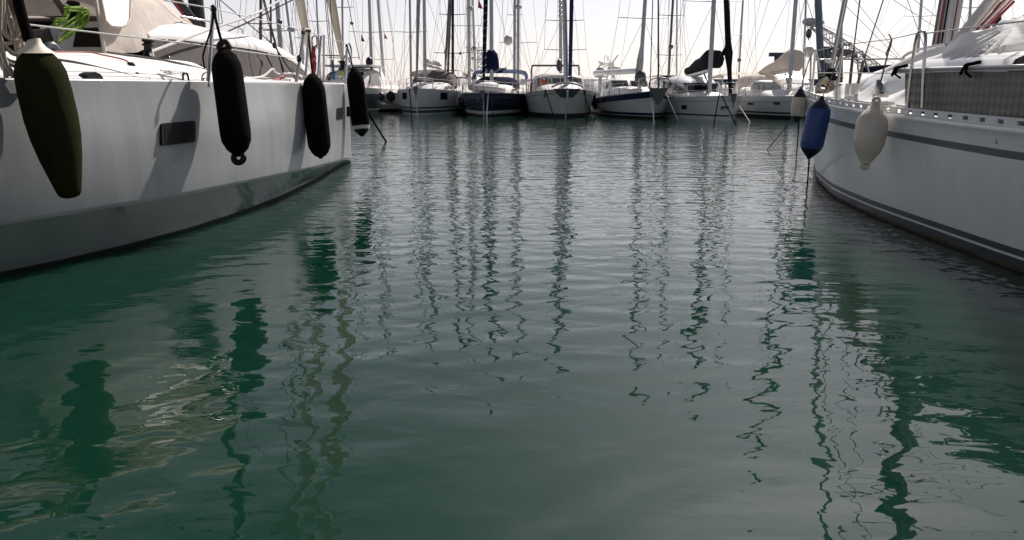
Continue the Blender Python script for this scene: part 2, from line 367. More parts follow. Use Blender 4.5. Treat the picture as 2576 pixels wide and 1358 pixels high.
band = [0, 0, 0, 0, 0, 0, 0, 0, 0, 1, 1, 2, 2]; band = band + [2] + band[::-1]
mb.loft(rings, False, False, band)
mb.add(rings[-1], [list(range(len(rings[-1])))], 0, False); mb.add(rings[0][::-1], [list(range(len(rings[0])))], 0, False)
mb.build('hull', [hull_grey, hull_under, antifoul], root)
mb = MB()
mb.loft([[Lp(s, ldk(s) - .03, LZD + .012), Lp(s, ldk(s) * .6, LZD + .03), Lp(s, 0, LZD + .045), Lp(s, -ldk(s) * .6, LZD + .03), Lp(s, -ldk(s) + .03, LZD + .012)] for s in ss[1:]], False, False)
mb.build('deck', deck_white, root)
def s_of(p): return -(V(p) - LB).dot(LH)
# coaming / cabin sides
NN = 40
def line(px, w, n=NN):
    """px list of (X, Y[, w])"""
    return cr([LW(p[0], p[1], p[2] if len(p) > 2 else w) for p in px], n)
L1 = line([(-120, 150, 1.8), (110, 148, 1.8), (250, 149, 1.8), (380, 152, 1.75), (470, 160, 1.65), (524, 179, 1.62), (600, 196, 1.5), (700, 202, 1.2), (765, 207, .75), (792, 209, .4)], 1.7)
L2 = line([(-120, 128, 1.3), (110, 130, 1.3), (250, 132, 1.3), (378, 147, 1.36), (475, 155, 1.40), (524, 174, 1.38), (605, 191, 1.28), (700, 195, 1.05), (755, 199, .68), (784, 203, .36)], 1.3)
L0 = [Lp(s_of(p), ldk(max(s_of(p), .3)) - .13, LZD + .015) for p in L1]
L3 = [V((mirL(p) + p) / 2) for p in L2]
mb = MB(); mb.loft([[L0[i], lerp(L0[i], L1[i], .5) + V((0, 0, .015)), L1[i], lerp(L1[i], L2[i], .5) + V((0, 0, .012)), L2[i]] for i in range(NN)], False, False)
mb.loft([[mirL(p) for p in (L2[i], L1[i], L0[i])] for i in range(NN)], False, False)
mb.build('cabin_side', deck_white, root)
# coachroof with window band
n = 30
WB = line([(386, 146, 1.37), (475, 154, 1.41), (524, 172, 1.40), (605, 190, 1.29), (700, 194, 1.06), (752, 198, .69), (781, 202, .37)], 1.3, n)
WT = line([(378, 97, 1.25), (459, 101, 1.25), (540, 112, 1.22), (600, 119, 1.12), (670, 131, .93), (722, 147, .72), (760, 174, .45), (783, 200, .30)], 1.2, n)
EG = line([(372, 84, 1.22), (459, 88, 1.22), (540, 97, 1.19), (600, 104, 1.09), (670, 119, .90), (722, 136, .69), (762, 166, .43), (785, 197, .28)], 1.2, n)
CRN = line([(352, 42, .85), (420, 51, .85), (476, 60, .85), (540, 75, .83), (605, 86, .75), (654, 101, .62), (705, 123, .48), (752, 155, .28), (786, 194, .15)], .8, n)
mb = MB()
rr = []
for i in range(n):
    ctr = (CRN[i] + mirL(CRN[i])) / 2 + V((0, 0, .03))
    half = [WT[i], lerp(WT[i], EG[i], .5) + LN * .012, EG[i], lerp(EG[i], CRN[i], .35) + V((0, 0, .035)), lerp(EG[i], CRN[i], .7) + V((0, 0, .03)), CRN[i]]
    rr.append(half + [ctr] + [mirL(p) for p in half[::-1]])
mb.loft(rr, False, False)
mb.add(rr[0], [list(range(len(rr[0])))], 0, False)
roof = mb.build('coachroof', deck_white, root)
mb = MB(); mb.loft([[WB[i] - LN * .01, lerp(WB[i], WT[i], .5) - LN * .012, WT[i] - LN * .01] for i in range(n)], False, False)
mb.loft([[mirL(p) for p in (WT[i], WB[i])] for i in range(n)], False, False)
win = mb.build('window', brown_mesh, root); win['label'] = 'brown mesh covered cabin window'
for i, k in ((2, .06), (7, .06), (12, .06), (17, .06), (21, .06), (25, .06), (2, .9), (8, .9)):
    mb = MB(); mb.ell(WT[i] * (1 - k) + WB[i] * k + LN * .004, .014, .014, .014, 6, 4); mb.build('snap_fastener', steel, win)
mb = MB()   # white frame at aft end of window
mb.tube([LW(372, 96, 1.27), LW(386, 150, 1.38)], .022, 6); mb.build('window_post', gel_white, root)
# grab rail on coachroof
mb = MB(); g = [LW(455, 43, .85), LW(458, 41, .85), LW(540, 56, .83), LW(600, 69, .75), LW(608, 74, .74), LW(611, 84, .74)]
mb.tube(g, .014, 6); mb.tube([LW(458, 42, .85), LW(456, 57, .85)], .014); mb.tube([LW(530, 55, .83), LW(530, 72, .83)], .014)
mb.build('grab_rail', steel, root)
# lettering on the cabin side
def letters(txt, m, parent, p0, p1, up, size, name='lettering', off=V((0, 0, 0))):
    cu = bpy.data.curves.new('txt', 'FONT'); cu.body = txt; cu.size = size; cu.extrude = .001
    ob = bpy.data.objects.new('txt', cu); COL.objects.link(ob)
    dg = bpy.context.evaluated_depsgraph_get(); me = bpy.data.meshes.new_from_object(ob.evaluated_get(dg)); bpy.data.objects.remove(ob)
    x = (V(p1) - V(p0)).normalized(); u = V(up).normalized(); nrm = x.cross(u).normalized(); u = nrm.cross(x)
    wd = max(v.co.x for v in me.vertices); k = (V(p1) - V(p0)).length / wd
    b = MB(); b.add([V(p0) + off + x * (v.co.x * k) + u * v.co.y + nrm * (v.co.z + .004) for v in me.vertices], [list(p.vertices) for p in me.polygons], 0, False)
    return b.build(name, m, parent)
def cs(X, Y):   # point on the sloping cabin side under a pixel: intersect with the local facet
    best = None; r = ray(X, Y)
    for i in range(NN - 1):
        for a, b, c in ((L0[i], L0[i + 1], L1[i]), (L1[i], L0[i + 1], L1[i + 1])):
            nn = (b - a).cross(c - a); d = r.dot(nn)
            if abs(d) < 1e-9: continue
            p = CAM + r * ((a - CAM).dot(nn) / d)
            e = [(q - p0).cross(p - p0).dot(nn) for p0, q in ((a, b), (b, c), (c, a))]
            if all(x >= -1e-9 for x in e) or all(x <= 1e-9 for x in e): best = p
    return best or LW(X, Y, 1.85)
upv = cs(452, 178) - cs(452, 190)
letters('RM', letter_g, root, cs(420, 189), cs(444, 190), upv, .17, 'lettering', LN * .012 + V((0, 0, .012)))
letters('1260', letter_p, root, cs(447, 190), cs(478, 192), upv, .17, 'lettering', LN * .012 + V((0, 0, .012)))
# hull ports
def port(X0, Y0, X1, Y1, X2, Y2, X3, Y3):
    ps = []
    for X, Y in ((X0, Y0), (X1, Y1), (X2, Y2), (X3, Y3)):
        lo, hi = 1.0, 2.8; r = ray(X, Y)
        for _ in range(40):       # march to the hull side
            w = (lo + hi) / 2; p = LW(X, Y, w); s = s_of(p); q = sec(max(s, .05)); ws = interp(sorted((z, a) for a, z in q), p.z)
            if w > ws: hi = w
            else: lo = w
        ps.append(LW(X, Y, (lo + hi) / 2))
    nrm = (ps[1] - ps[0]).cross(ps[2] - ps[0]).normalized()
    if nrm.dot(LN) < 0: nrm = -nrm
    rp_ = []
    for i in range(4):                      # rounded corners
        a_, o_, b_ = ps[i - 1], ps[i], ps[(i + 1) % 4]; k = min((a_ - o_).length, (b_ - o_).length) * .16
        p0, p1 = o_ + (a_ - o_).normalized() * k, o_ + (b_ - o_).normalized() * k
        rp_ += [p0, lerp(lerp(p0, p1, .3), o_, .42), lerp(lerp(p0, p1, .7), o_, .42), p1]
    ps = rp_
    b = MB(); b.prism([p - nrm * .02 for p in ps], nrm * .032); fr = b.build('portlight', blk, root)
    c = sum(ps, V()) / len(ps)
    b = MB(); b.prism([lerp(p, c, .13) + nrm * .0122 for p in ps], nrm * .002); b.build('pane', acrylic, fr)
def port_at(X, Y, a, b_):
    pass
port(405, 310, 490, 303, 490, 357, 405, 367)
port(846, 272, 860, 269, 860, 298, 846, 301)
port(874, 268, 882, 267, 882, 292, 874, 294)
# sprayhood
ho = [[(262, 143, 1.33), (252, 90, 1.27), (238, 0, 1.08), (229, -60, .80), (222, -90, .4)],
      [(312, 133, 1.33), (308, 95, 1.28), (296, 0, 1.08), (286, -48, .85), (280, -72, .4)],
      [(362, 124, 1.30), (357, 92, 1.26), (343, 28, 1.12), (350, -10, .95), (352, -32, .4)],
      [(440, 56, 1.0), (430, 48, .97), (420, 28, .92), (414, 10, .8), (408, 0, .45)],
      [(488, 64, .88), (484, 60, .85), (480, 55, .75), (474, 50, .6), (470, 48, .3)]]
gr = []
for h in ho:
    p = cr([LW(*q) for q in h], 12); gr.append(p + [mirL(q) for q in p[::-1]])
rows = [cr([gr[k][j] for k in range(len(gr))], 17) for j in range(24)]
mb = MB(); mb.loft(rows, False, False); sh = mb.build('sprayhood', beige_fab, root)
mb = MB(); pw = [(252, -30), (329, -30), (328, 10), (327, 46), (321, 62), (304, 68), (280, 66), (266, 52), (257, 5)]
wc = LW(300, 62, 1.33); wn = (sv.normalized() + (CAM - LW(295, 20, 1.15)).normalized()).normalized()   # pane lies back, turned to throw the sun's glint at the camera
mb.add([CAM + ray(X, Y) * ((wc - CAM).dot(wn) / ray(X, Y).dot(wn)) for X, Y in pw], [list(range(9))], 0, False)
mb.build('window', clear_pl, sh)
edge = list(mb.v); mb = MB(); mb.tube(edge + [edge[0]], .013, 6); mb.build('window_seam', beige_fab, sh)
mb = MB(); mb.tube([p + LN * .02 for p in cr([LW(*q) for q in ho[0]], 12)], .022, 6); mb.build('frame', beige_fab, sh)
# cockpit interior: dark coaming with brown rim, pale moulding with a black panel for its shaded recess, winches
mb = MB(); mb.prism([LW(-120, 52, .75), LW(200, 52, .75), LW(205, 140, .75), LW(-120, 140, .75)], -LN * .3); mb.build('cockpit_coaming', blk, root)
mb = MB(); mb.tube([LW(-120, 47, .78), LW(240, 47, .78)], .035, 6); mb.build('coaming_rim', brown_trim, root)
mb = MB(); mb.lathe(LW(108, 46 + 24, .76) - LN * 0, LW(108, 70, .79), [(0, .025), (1, .03)], 12); mb.build('padeye', steel, root)
mb = MB(); mb.prism([LW(150, 70, .95), LW(172, 54, .95), LW(258, 54, .95), LW(262, 132, .95), LW(140, 132, .95)], -LN * .5); mb.build('cockpit_moulding', gel_white, root)
mb = MB(); mb.prism([LW(192, 70, .95), LW(252, 69, .95), LW(256, 118, .95), LW(183, 118, .95)], LN * .004); mb.build('recess_shade_panel', blk, root)  # flat black panel stands in for the shade inside the recess
def winch(X, Y0, Y1, w, r):
    a, b = LW(X, Y1, w), LW(X, Y0, w); m_ = MB()
    m_.lathe(a, b, [(0, r * 1.2), (.12, r * 1.2), (.15, r * .8), (.6, r * .75), (.66, r * 1.15), (.72, r * 1.15), (.75, r * .8), (.82, r * .8), (.86, r * 1.2), (1, r * 1.1)], 16)
    return m_.build('winch', blk, root)
winch(184, 4, 52, .9, .06); winch(372, 98, 146, 1.45, .06)
mb = MB(); mb.tube([LW(128, 0 - 20, .8), LW(150, 10, .8), LW(170, 42, .8)], .04, 8); mb.build('handhold', brown_trim, root)
mb = MB(); mb.prism([LW(85, 78, 1.1), LW(125, 72, 1.1), LW(135, 100, 1.1), LW(120, 128, 1.1), LW(80, 128, 1.1)], -LN * .2); mb.build('pedestal', blk, root)
mb = MB(); mb.tube(cr([LW(110, 130, 1.35), LW(128, 112, 1.35), LW(146, 128, 1.35)], 8), .04, 6); mb.build('hatch_handle', boot_dark, root)
# deck hardware
mb = MB(); b0 = LW(218, 210, 2.32)
mb.prism([LW(218, 210, 2.33), LW(262, 210, 2.33), LW(260, 196, 2.33), (LW(252, 185, 2.33)), LW(240, 181, 2.33), LW(222, 188, 2.33)], -LN * .14); mb.build('deck_block', blk, root)
for (X, Y, w, r_) in ((330, 166, 1.95, .045), (342, 188, 2.15, .03), (372, 203, 2.25, .03), (610, 198, 1.75, .05), (622, 203, 1.75, .05)):
    m_ = MB(); p = LW(X, Y, w); m_.lathe(p - LN * .03, p + LN * .03, [(0, r_ * .7), (.2, r_), (.4, r_ * .8), (.6, r_ * .8), (.8, r_), (1, r_ * .7)], 12); m_.build('pulley_block', blk, root)
mb = MB(); p = LW(468, 207, 2.34); q = LH * .05
mb.tube(cr([p - q, p - q * .7 + V((0, 0, .09)), p + q * .7 + V((0, 0, .09)), p + q], 10), .012, 6); mb.box(p, .03, .13, .02, -YAW); mb.build('padeye', blk, root)
for (X, w) in ((725, 1.55),):
    m_ = MB(); p = LW(X, 213, w); m_.tube([p + LH * .15 + V((0, 0, .09)), p - LH * .15 + V((0, 0, .09))], .016); m_.tube([p + LH * .05, p + LH * .05 + V((0, 0, .09))], .016); m_.tube([p - LH * .05, p - LH * .05 + V((0, 0, .09))], .016); m_.build('cleat', steel, root)
# running lines along the deck
def rope(parent, px, r_, m_, name='rope', n_=None, w=None):
    b = MB(); pts = [LW(*p) for p in px]; b.tube(cr(pts, n_ or max(6, 5 * len(pts))), r_, 6); return b.build(name, m_, parent)
rope(root, [(112, 130, 1.6), (220, 131, 1.62), (258, 138, 1.7), (315, 151, 1.85), (330, 168, 1.97), (342, 188, 2.15), (400, 201, 2.25), (520, 205, 2.2), (640, 205, 1.9), (760, 207, 1.3)], .009, rope_pink)
rope(root, [(145, 149, 1.85), (200, 158, 1.95), (300, 182, 2.15), (372, 203, 2.3)], .011, rope_grey)
rope(root, [(270, 131, 1.5), (340, 141, 1.55), (440, 157, 1.75), (528, 178, 1.75), (560, 185, 1.7)], .016, rope_grey)
rope(root, [(380, 204, 2.26), (480, 207, 2.25), (600, 207, 2.0), (770, 209, 1.3)], .008, rope_grey)
rope(root, [(612, 198, 1.8), (660, 192, 1.7), (682, 175, 1.65), (688, 174, 1.64), (700, 186, 1.6), (735, 184, 1.5), (760, 192, 1.35)], .016, rope_white)
rope(root, [(612, 202, 1.8), (700, 196, 1.6), (770, 200, 1.25)], .013, rope_grey)
rope(root, [(655, 206, 1.8), (690, 200, 1.7), (715, 190, 1.6), (705, 200, 1.6), (680, 206, 1.75)], .013, rope_pink)
# white preventer lines
rope(root, [(378, 130, 1.45), (540, 70, 1.3), (640, 35, 1.1), (705, 0, .8), (760, -30, .5)], .017, rope_white, 'sheet')
rope(root, [(575, 78, 1.2), (640, 48, 1.0), (735, 0, .5), (790, -28, .2)], .011, rope_grey, 'sheet')
# mast, boom with beige stack pack, kicker
ms = 5.05
MB0 = Lp(ms, 0, LZD + .3); MTOP = Lp(ms + .4, 0, 18.6)
mb = MB(); rg = []
for t in (0, .5, 1):
    p = lerp(MB0, MTOP, t); k = 1 - .25 * t
    rg.append([p + LH * (.15 * k * math.cos(a * math.pi / 6)) + LN * (.10 * k * math.sin(a * math.pi / 6)) for a in range(12)])
mb.loft(rg); mb.build('mast', blk_mast, root)
for z in (6.3, 10.6, 14.6):
    for sd in (-1, 1):
        mb = MB(); mb.tube([Lp(ms + .1, 0, z), Lp(ms + .45, sd * 1.25, z + .05)], [.05, .03], 6); mb.build('spreader', blk_mast, root)
mb = MB(); mb.tube([Lp(ms + .2, 0, 3.2), Lp(ms + 5.6, 0, 3.2)], .11, 8); mb.build('boom', blk_mast, root)
mb = MB(); rg = []
for i in range(13):
    t = i / 12; p = Lp(ms + .3 + 5.2 * t, 0, 3.28); hgt = lerp(.85, .4, t) + .03 * math.sin(9 * t); wd = lerp(.24, .16, t)
    rg.append([p + LN * (wd * math.cos(a * math.pi / 5)) + V((0, 0, hgt * .5 * (1 + math.sin(a * math.pi / 5)))) for a in range(10)])
mb.loft(rg); mb.build('sail_cover', sail_beige, root)
mb = MB(); mb.tube([LW(440, -5, .05), LW(498, 68, .05)], .075, 8); mb.build('boom_vang', blk_mast, root)
mb = MB(); mb.tube([LW(433, -2, .09), LW(482, 60, .09)], .018, 6); mb.build('vang_rope', rope_red, root)
# shrouds and stays
def stay(pts, r_=.008, m_=wire, name='shroud', parent=None):
    b = MB(); b.tube(pts, r_, 5); return b.build(name, m_, parent or root)
stay([LW(712, 181, 1.5), LW(665, 0, 1.0), Lp(ms + .4, 1.25, 6.35), Lp(ms + .3, .1, 14.5)], .011)
stay([LW(718, 190, 1.5), LW(676, 60, 1.35), LW(662, 0, 1.2), Lp(ms + .45, 1.2, 10.6)], .009)
stay([LW(690, 114, 1.1), LW(554, 0, .8), Lp(ms, .4, 5.5)], .009)
stay([LW(690, 114, 1.1), LW(700, 130, 1.3), LW(712, 181, 1.5)], .014)
stay([LW(668, 135, 1.4), LW(690, 178, 1.5)], .011, blk)
stay([LW(700, 130, 1.35), LW(722, 165, 1.4), LW(745, 196, 1.4)], .012, blk)
stay([mirL(LW(712, 181, 1.5)), Lp(ms + .4, -1.25, 6.35), Lp(ms + .3, -.1, 14.5)], .010)
for X0, X1 in ((497, 514), (502, 512), (550, 561), (546, 552), (541, 546)):
    stay([LW(X0, -5, .18), LW(X1, 66, .18)], .007, wire, 'halyard')
    WMx = None
mb = MB(); mb.ell(LW(690, 114, 1.1), .035, .035, .05, 8, 6); mb.build('pulley_block', blk, root)
# furled headsails
gbase = LW(862, 152, .0); gtop = Lp(ms - .1, 0, 17.6)
fs = [LW(862, 200, 0), gbase]
mb = MB(); k = [0, .012, .05, .15, .35, .6, .85, 1.0]
pts = [lerp(gbase, gtop, t) for t in k]
mb.tube(pts, [.03, .055, .085, .125, .15, .13, .08, .03], 10); mb.build('furled_genoa', sail_beige, root)
mb = MB(); mb.tube([Lp(.12, 0, LZD), gbase], .02, 6); mb.lathe(gbase - V((0, 0, .2)), gbase, [(0, .07), (.1, .13), (.2, .06), (.75, .06), (.85, .12), (1, .05)], 12); mb.build('furler_drum', blk, root)
mb = MB(); mb.ell(gbase - V((0, 0, .28)), .08, .08, .09, 8, 6); mb.build('furler_cover', yel, root)
sb = LW(788, 180, .25); stp = Lp(ms - .1, 0, 14.8)
mb = MB(); mb.tube([lerp(sb, stp, t) for t in (.0, .02, .08, .2, .45, .75, 1)], [.025, .04, .085, .13, .145, .09, .03], 10); mb.build('furled_staysail', sail_beige, root)
stay([LW(904, 150, -.1), gtop], .008, wire, 'forestay')
stay([Lp(13, .8, LZD), MTOP], .008, wire, 'backstay')
for a, b in (((834, 190), (816, -20)), ((838, 190), (820, -20)), ((840, 150), (829, -20))):
    stay([LW(a[0], a[1], .5), LW(b[0], b[1], .35)], .008, wire, 'halyard')
rope(root, [(836, 150, .5), (838, 175, .5), (840, 200, .5)], .03, rope_blue, 'rope_tail')
mb = MB(); mb.prism([LW(836, 212, .62), LW(844, 212, .62), LW(843, 250, .60), LW(837, 258, .60)], LN * .03); mb.build('chain_plate', steel, root)
# guardrails
def post(px0, px1, w0, w1=None, r_=.016, name='stanchion'):
    b = MB(); b.tube([LW(px0[0], px0[1], w0), LW(px1[0], px1[1], w1 if w1 is not None else w0)], r_, 8); o = b.build(name, steel, root)
    b = MB(); b.lathe(LW(px0[0], px0[1] + 2, w0), LW(px0[0], px0[1] - 8, w0), [(0, .035), (1, .022)], 8); b.build('base', steel, o); return o
e1 = ldk(8.7) - .06
post((523, 212), (537, 20), e1, e1 - .02, .025)
e2 = ldk(6.2) - .08
post((744, 213), (766, 76), e2 - .35, e2 - .3, .026); post((767, 213), (778, 80), e2 - .42, e2 - .4, .022)
mb = MB(); mb.tube([LW(762, 84, e2 - .3), LW(766, 75, e2 - .3), LW(778, 77, e2 - .4)], .035, 6); mb.build('lifeline_clamp', blk, root)
post((798, 205), (808, 90), .95, .95, .024); post((814, 207), (815, 88), .9, .9, .022)
post((869, 214), (873, 110), .42, .42, .028)
mb = MB(); mb.tube(cr([LW(883, 170, .2), LW(884, 130, .2), LW(880, 112, .25), LW(873, 108, .42), LW(870, 120, .45)], 12), .018, 6); mb.tube([LW(873, 110, .42), Lp(-.1, 0, LZD + .62), Lp(.5, -.3, LZD + .62)], .018, 6); mb.build('pulpit', steel, root)
mb = MB(); mb.tube(cr([LW(866, 205, .45), LW(866, 190, .45), LW(872, 150, .4)], 8), .02, 6); mb.build('pulpit_leg', steel, root)
def life(px, r_=.007, m_=wire_pale):
    b = MB(); b.tube([LW(*p) for p in px], r_, 6); return b.build('lifeline', m_, root)
life([(-40, -95, 2.2), (430, 3, e1 - .02), (536, 21, e1 - .02)], .008, rope_white)
life([(25, 56, 2.3), (503, 113, e1), (528, 117, e1)], .008, rope_white)
life([(536, 21, e1 - .02), (764, 76, e2 - .3), (808, 90, .95), (873, 110, .42)], .006)
life([(528, 117, e1), (752, 148, e2 - .33)], .006)
mb = MB(); mb.ell(LW(537, 22, e1 - .02), .04, .04, .05, 8, 6); mb.build('lifeline_clamp', blk, root)
mb = MB(); mb.ell(LW(752, 148, e2 - .33), .04, .04, .06, 8, 6); mb.build('lifeline_clamp', blk, root)
mb = MB(); mb.tube(cr([LW(508, 212, e1), LW(509, 190, e1), LW(526, 176, e1)], 8), .009, 6); mb.tube(cr([LW(520, 205, e1), LW(512, 204, e1), LW(512, 197, e1), LW(520, 197, e1)], 8), .01, 6); mb.build('stanchion_brace', steel, root)
rope(root, [(536, 22, e1), (534, 60, e1 + .02), (513, 130, e1 + .03), (511, 150, e1), (515, 172, e1)], .011, rope_black)

# ---- loose gear on the left yacht
def loops(name, label, cat, centre, n_, ax, ay, r_, m_, jit, plane, seed, group=None):
    """hank of rope: n_ closed loops around centre in the plane (u, v)"""
    rr_ = random.Random(seed); u, v_ = plane; nrm = u.cross(v_).normalized(); b = MB()
    for i in range(n_):
        a, c = ax * rr_.uniform(1 - jit, 1 + jit * .4), ay * rr_.uniform(1 - jit, 1 + jit * .4)
        o = centre + u * rr_.uniform(-ax, ax) * jit + v_ * (ay - c) * .9 + nrm * rr_.uniform(-3, 3) * r_; ph = rr_.uniform(0, 6); tl = rr_.uniform(-.12, .12)
        pts = []
        for k in range(20):
            th = k * 2 * math.pi / 20
            x_ = a * math.cos(th) * (1 + .25 * math.sin(th)); y_ = -c * math.sin(th)
            pts.append(o + u * (x_ * math.cos(tl) - y_ * math.sin(tl)) + v_ * (x_ * math.sin(tl) + y_ * math.cos(tl)) + nrm * r_ * 1.5 * math.sin(3 * th + ph))
        b.tube(pts, r_, 6, closed=True)
    return tag(b.build(name, m_, None, centre), label, cat, group)
cpos = LW(26, 70, 2.36)
loops('rope_coil', 'thick beige rope hank hanging from the lifeline at the left edge', 'rope', cpos, 8, .125, .38, .019, rope_beige, .4, (LH, V((0, 0, 1))), 3)
b = MB(); rg_ = random.Random(5)
gp = [(168, 22), (212, 26), (214, 46), (200, 62), (178, 78), (158, 96), (146, 106)]
for i in range(13):
    b.tube(cr([LW(x + rg_.uniform(-9, 9) * min(1, (6.6 - j) / 2), y + rg_.uniform(-9, 9) * min(1, (6.6 - j) / 2), 1.12 + rg_.uniform(-.03, .03)) for j, (x, y) in enumerate(gp)], 22), .0085, 5)
for i in range(8):
    b.tube(cr([LW(x + rg_.uniform(-8, 8), y + rg_.uniform(-8, 8), 1.13 + rg_.uniform(-.03, .03)) for x, y in ((168, 22), (166, 45), (142, 54), (143, 66), (156, 72), (178, 60), (205, 36), (212, 26))], 24), .0085, 5)
tag(b.build('rope_bundle', rope_green, None, LW(180, 60, 1.12)), 'tangle of lime green rope draped over the black cockpit winch', 'rope')
b = MB(); rg_ = random.Random(9)
for i in range(10):
    b.tube(cr([LW(790 + rg_.uniform(-6, 6), y + rg_.uniform(-4, 4), .8) for y in (118, 128, 145, 160, 178, 192)], 14), .013, 5)
b.tube(cr([LW(786, 120, .8), LW(785, 95, .8), LW(796, 92, .8), LW(797, 122, .8)], 12), .012, 5)
tag(b.build('rope_hank', rope_red, None, LW(790, 150, .8)), 'dark red rope hank tied to the pulpit of the grey yacht', 'rope')
b = MB(); b.tube([LW(876, 205, .2), gnd(975, 362, -.1)], .03, 6)
tag(b.build('mooring_line', rope_black, None, gnd(975, 362)), 'black mooring line from the big grey yacht bow down into open water', 'mooring line', 'mooring lines')
# ---------------------------------------------------------------- fenders
CYL = [(0, .25), (.03, .45), (.08, .75), (.15, .94), (.22, 1), (.5, 1), (.78, 1), (.86, .95), (.93, .72), (.97, .45), (1, .25)]
def fender(label, a, b_, diam, mats, prof=CYL, eyes=(1, 1), caps=(0, 0), line=None, group='fenders on the near yachts', eye=1.0, lm=None, split=None):
    """a = top, b_ = bottom world points; caps = fraction of the length in cap colour at each end"""
    a, b_ = V(a), V(b_); root = thing('fender', label, 'fender', b_, 0, group)
    r_ = diam / 2; mbody, mcap = mats
    t0, t1 = caps[0], 1 - caps[1]
    ts = sorted(set([t for t, _ in prof] + [t0, t1] + [i / 14 for i in range(15)]))
    f_ = lambda t: interp(prof, t)
    mb = MB(); mb.lathe(a, b_, [(t, f_(t) * r_) for t in ts if t0 - 1e-6 <= t <= t1 + 1e-6], 40); mb.build('body', mbody, root)
    for lo, hi in ((0, t0), (t1, 1)):
        if hi - lo > .01:
            m2 = MB(); m2.lathe(a, b_, [(t, f_(t) * r_ * 1.012) for t in ts if lo - 1e-6 <= t <= hi + 1e-6], 24); m2.build('end_cap', mcap, root)
    d = (b_ - a).normalized(); u = d.cross(V((0, 1, 0))).normalized()
    for flag, p, sg in ((eyes[0], a, -1), (eyes[1], b_, 1)):
        if flag:
            er = r_ * .26 * eye; c = p + d * sg * er * .35; m2 = MB()
            m2.tube([c + (u * math.cos(k * math.pi / 8) + d * math.sin(k * math.pi / 8)) * er for k in range(16)], er * .62, 8, closed=True)
            m2.build('eye', mcap, root)
    if line:
        m2 = MB(); m2.tube(cr([V(p) for p in line], 10) if len(line) > 2 else line, .010 if lm is None else lm[1], 6); m2.build('lanyard', rope_black if lm is None else lm[0], root)
    return root
FAT = [(0, .40), (.03, .62), (.08, .83), (.15, .96), (.28, 1), (.45, 1), (.58, .94), (.72, .80), (.85, .62), (.94, .49), (.97, .44), (.99, .34), (1, .16)]
# left yacht: top and bottom by pixel, offset outboard of the deck edge
def Lf(X, Y, w): return LW(X, Y, w)
d1 = fender('big olive green fleece covered fender at the stern end of the grey yacht', Lf(88, 128, 2.60), Lf(178, 498, 2.84), .41, (olive_fab, white_vinyl), FAT, (0, 0))
mb = MB(); mb.lathe(LW(84, 96, 2.62), LW(90, 134, 2.62), [(0, .05), (.3, .06), (.6, .085), (1, .15)], 16); o = mb.build('neck', white_vinyl, d1)
mb = MB(); mb.tube([LW(40, -20, 2.5), LW(55, 40, 2.55), LW(72, 100, 2.62)], .045, 8); mb.tube([LW(66, 60, 2.55), LW(84, 102, 2.62)], .022, 6); mb.build('strap', blk_fab, d1)
fender('long black fender with eyelets beside the middle stanchion of the grey yacht', Lf(564, 122, 2.55), Lf(600, 392, 2.86), .34, (blk_fab, blk), CYL, (1, 1),
       line=[LW(537, 24, e1), LW(548, 70, 2.6), LW(556, 100, 2.66)], eye=1.3, lm=(rope_black, .016))
fender('long black fender hanging below the red rope hank on the grey yacht', Lf(785, 186, 2.0), Lf(807, 398, 2.24), .35, (blk_fab, blk), CYL[:-1] + [(.985, .2), (1.04, .1)], (0, 0),
       line=[LW(776, 80, 1.55), LW(780, 130, 1.8), LW(786, 188, 2.02)], lm=(rope_black, .014))
f4 = fender('black fender with a white band near its tip at the grey yacht bow', Lf(890, 172, .93), Lf(911, 343, 1.12), .35, (blk_fab, blk), CYL[:9] + [(.95, .55), (1, .18)], (0, 0), caps=(0, .12),
       line=[LW(872, 112, .5), LW(880, 140, .8), LW(889, 174, .95)], lm=(rope_black, .014))
mb = MB(); a, b_ = Lf(890, 172, .93), Lf(911, 343, 1.12); mb.lathe(a, b_, [(.845, .1772), (.895, .163)], 24); mb.build('band', rope_white, f4)
# ---------------------------------------------------------------- the near yacht on the right (heading straight away)
RXC = 6.6; RY0 = 17.2
def RX(X, Y, x):
    r = ray(X, Y); return CAM + r * (x / r.x)
def Rp(s, w, z): return V((RXC - w, RY0 - s, z))        # w = offset to port (towards the fairway)
rw_wl = [(0, .03), (1.2, .46), (3.1, 1.18), (5.4, 1.78), (7.1, 1.97), (9, 2.03), (10.5, 2.07), (13, 1.95)]
rw_dk = [(-.25, .05), (0, .30), (.4, .55), (1, .84), (2.2, 1.26), (3.4, 1.60), (4.4, 1.82), (5.6, 1.99), (7, 2.13), (9, 2.22), (10.5, 2.26), (13, 2.15)]
rz_dk = [(-.25, 1.56), (1, 1.53), (3.4, 1.46), (5.6, 1.36), (7.4, 1.315), (8.6, 1.29), (10.4, 1.26), (13, 1.25)]
def rdk(s): return smooth_tab(rw_dk, s) if s > 1 else interp(rw_dk, s)
def rzd(s): return smooth_tab(rz_dk, s)
RR = root = thing('sailing_yacht', 'white sailing yacht on the right with grey stripes and a perforated toe rail', 'sailboat', Rp(6, 0, 0))
ss2 = [-.25, -.1, 0, .2, .4, .7, 1, 1.5, 2.2, 2.8, 3.4, 4.0, 4.6, 5.2, 6, 7, 8, 9, 10, 11, 12, 13]
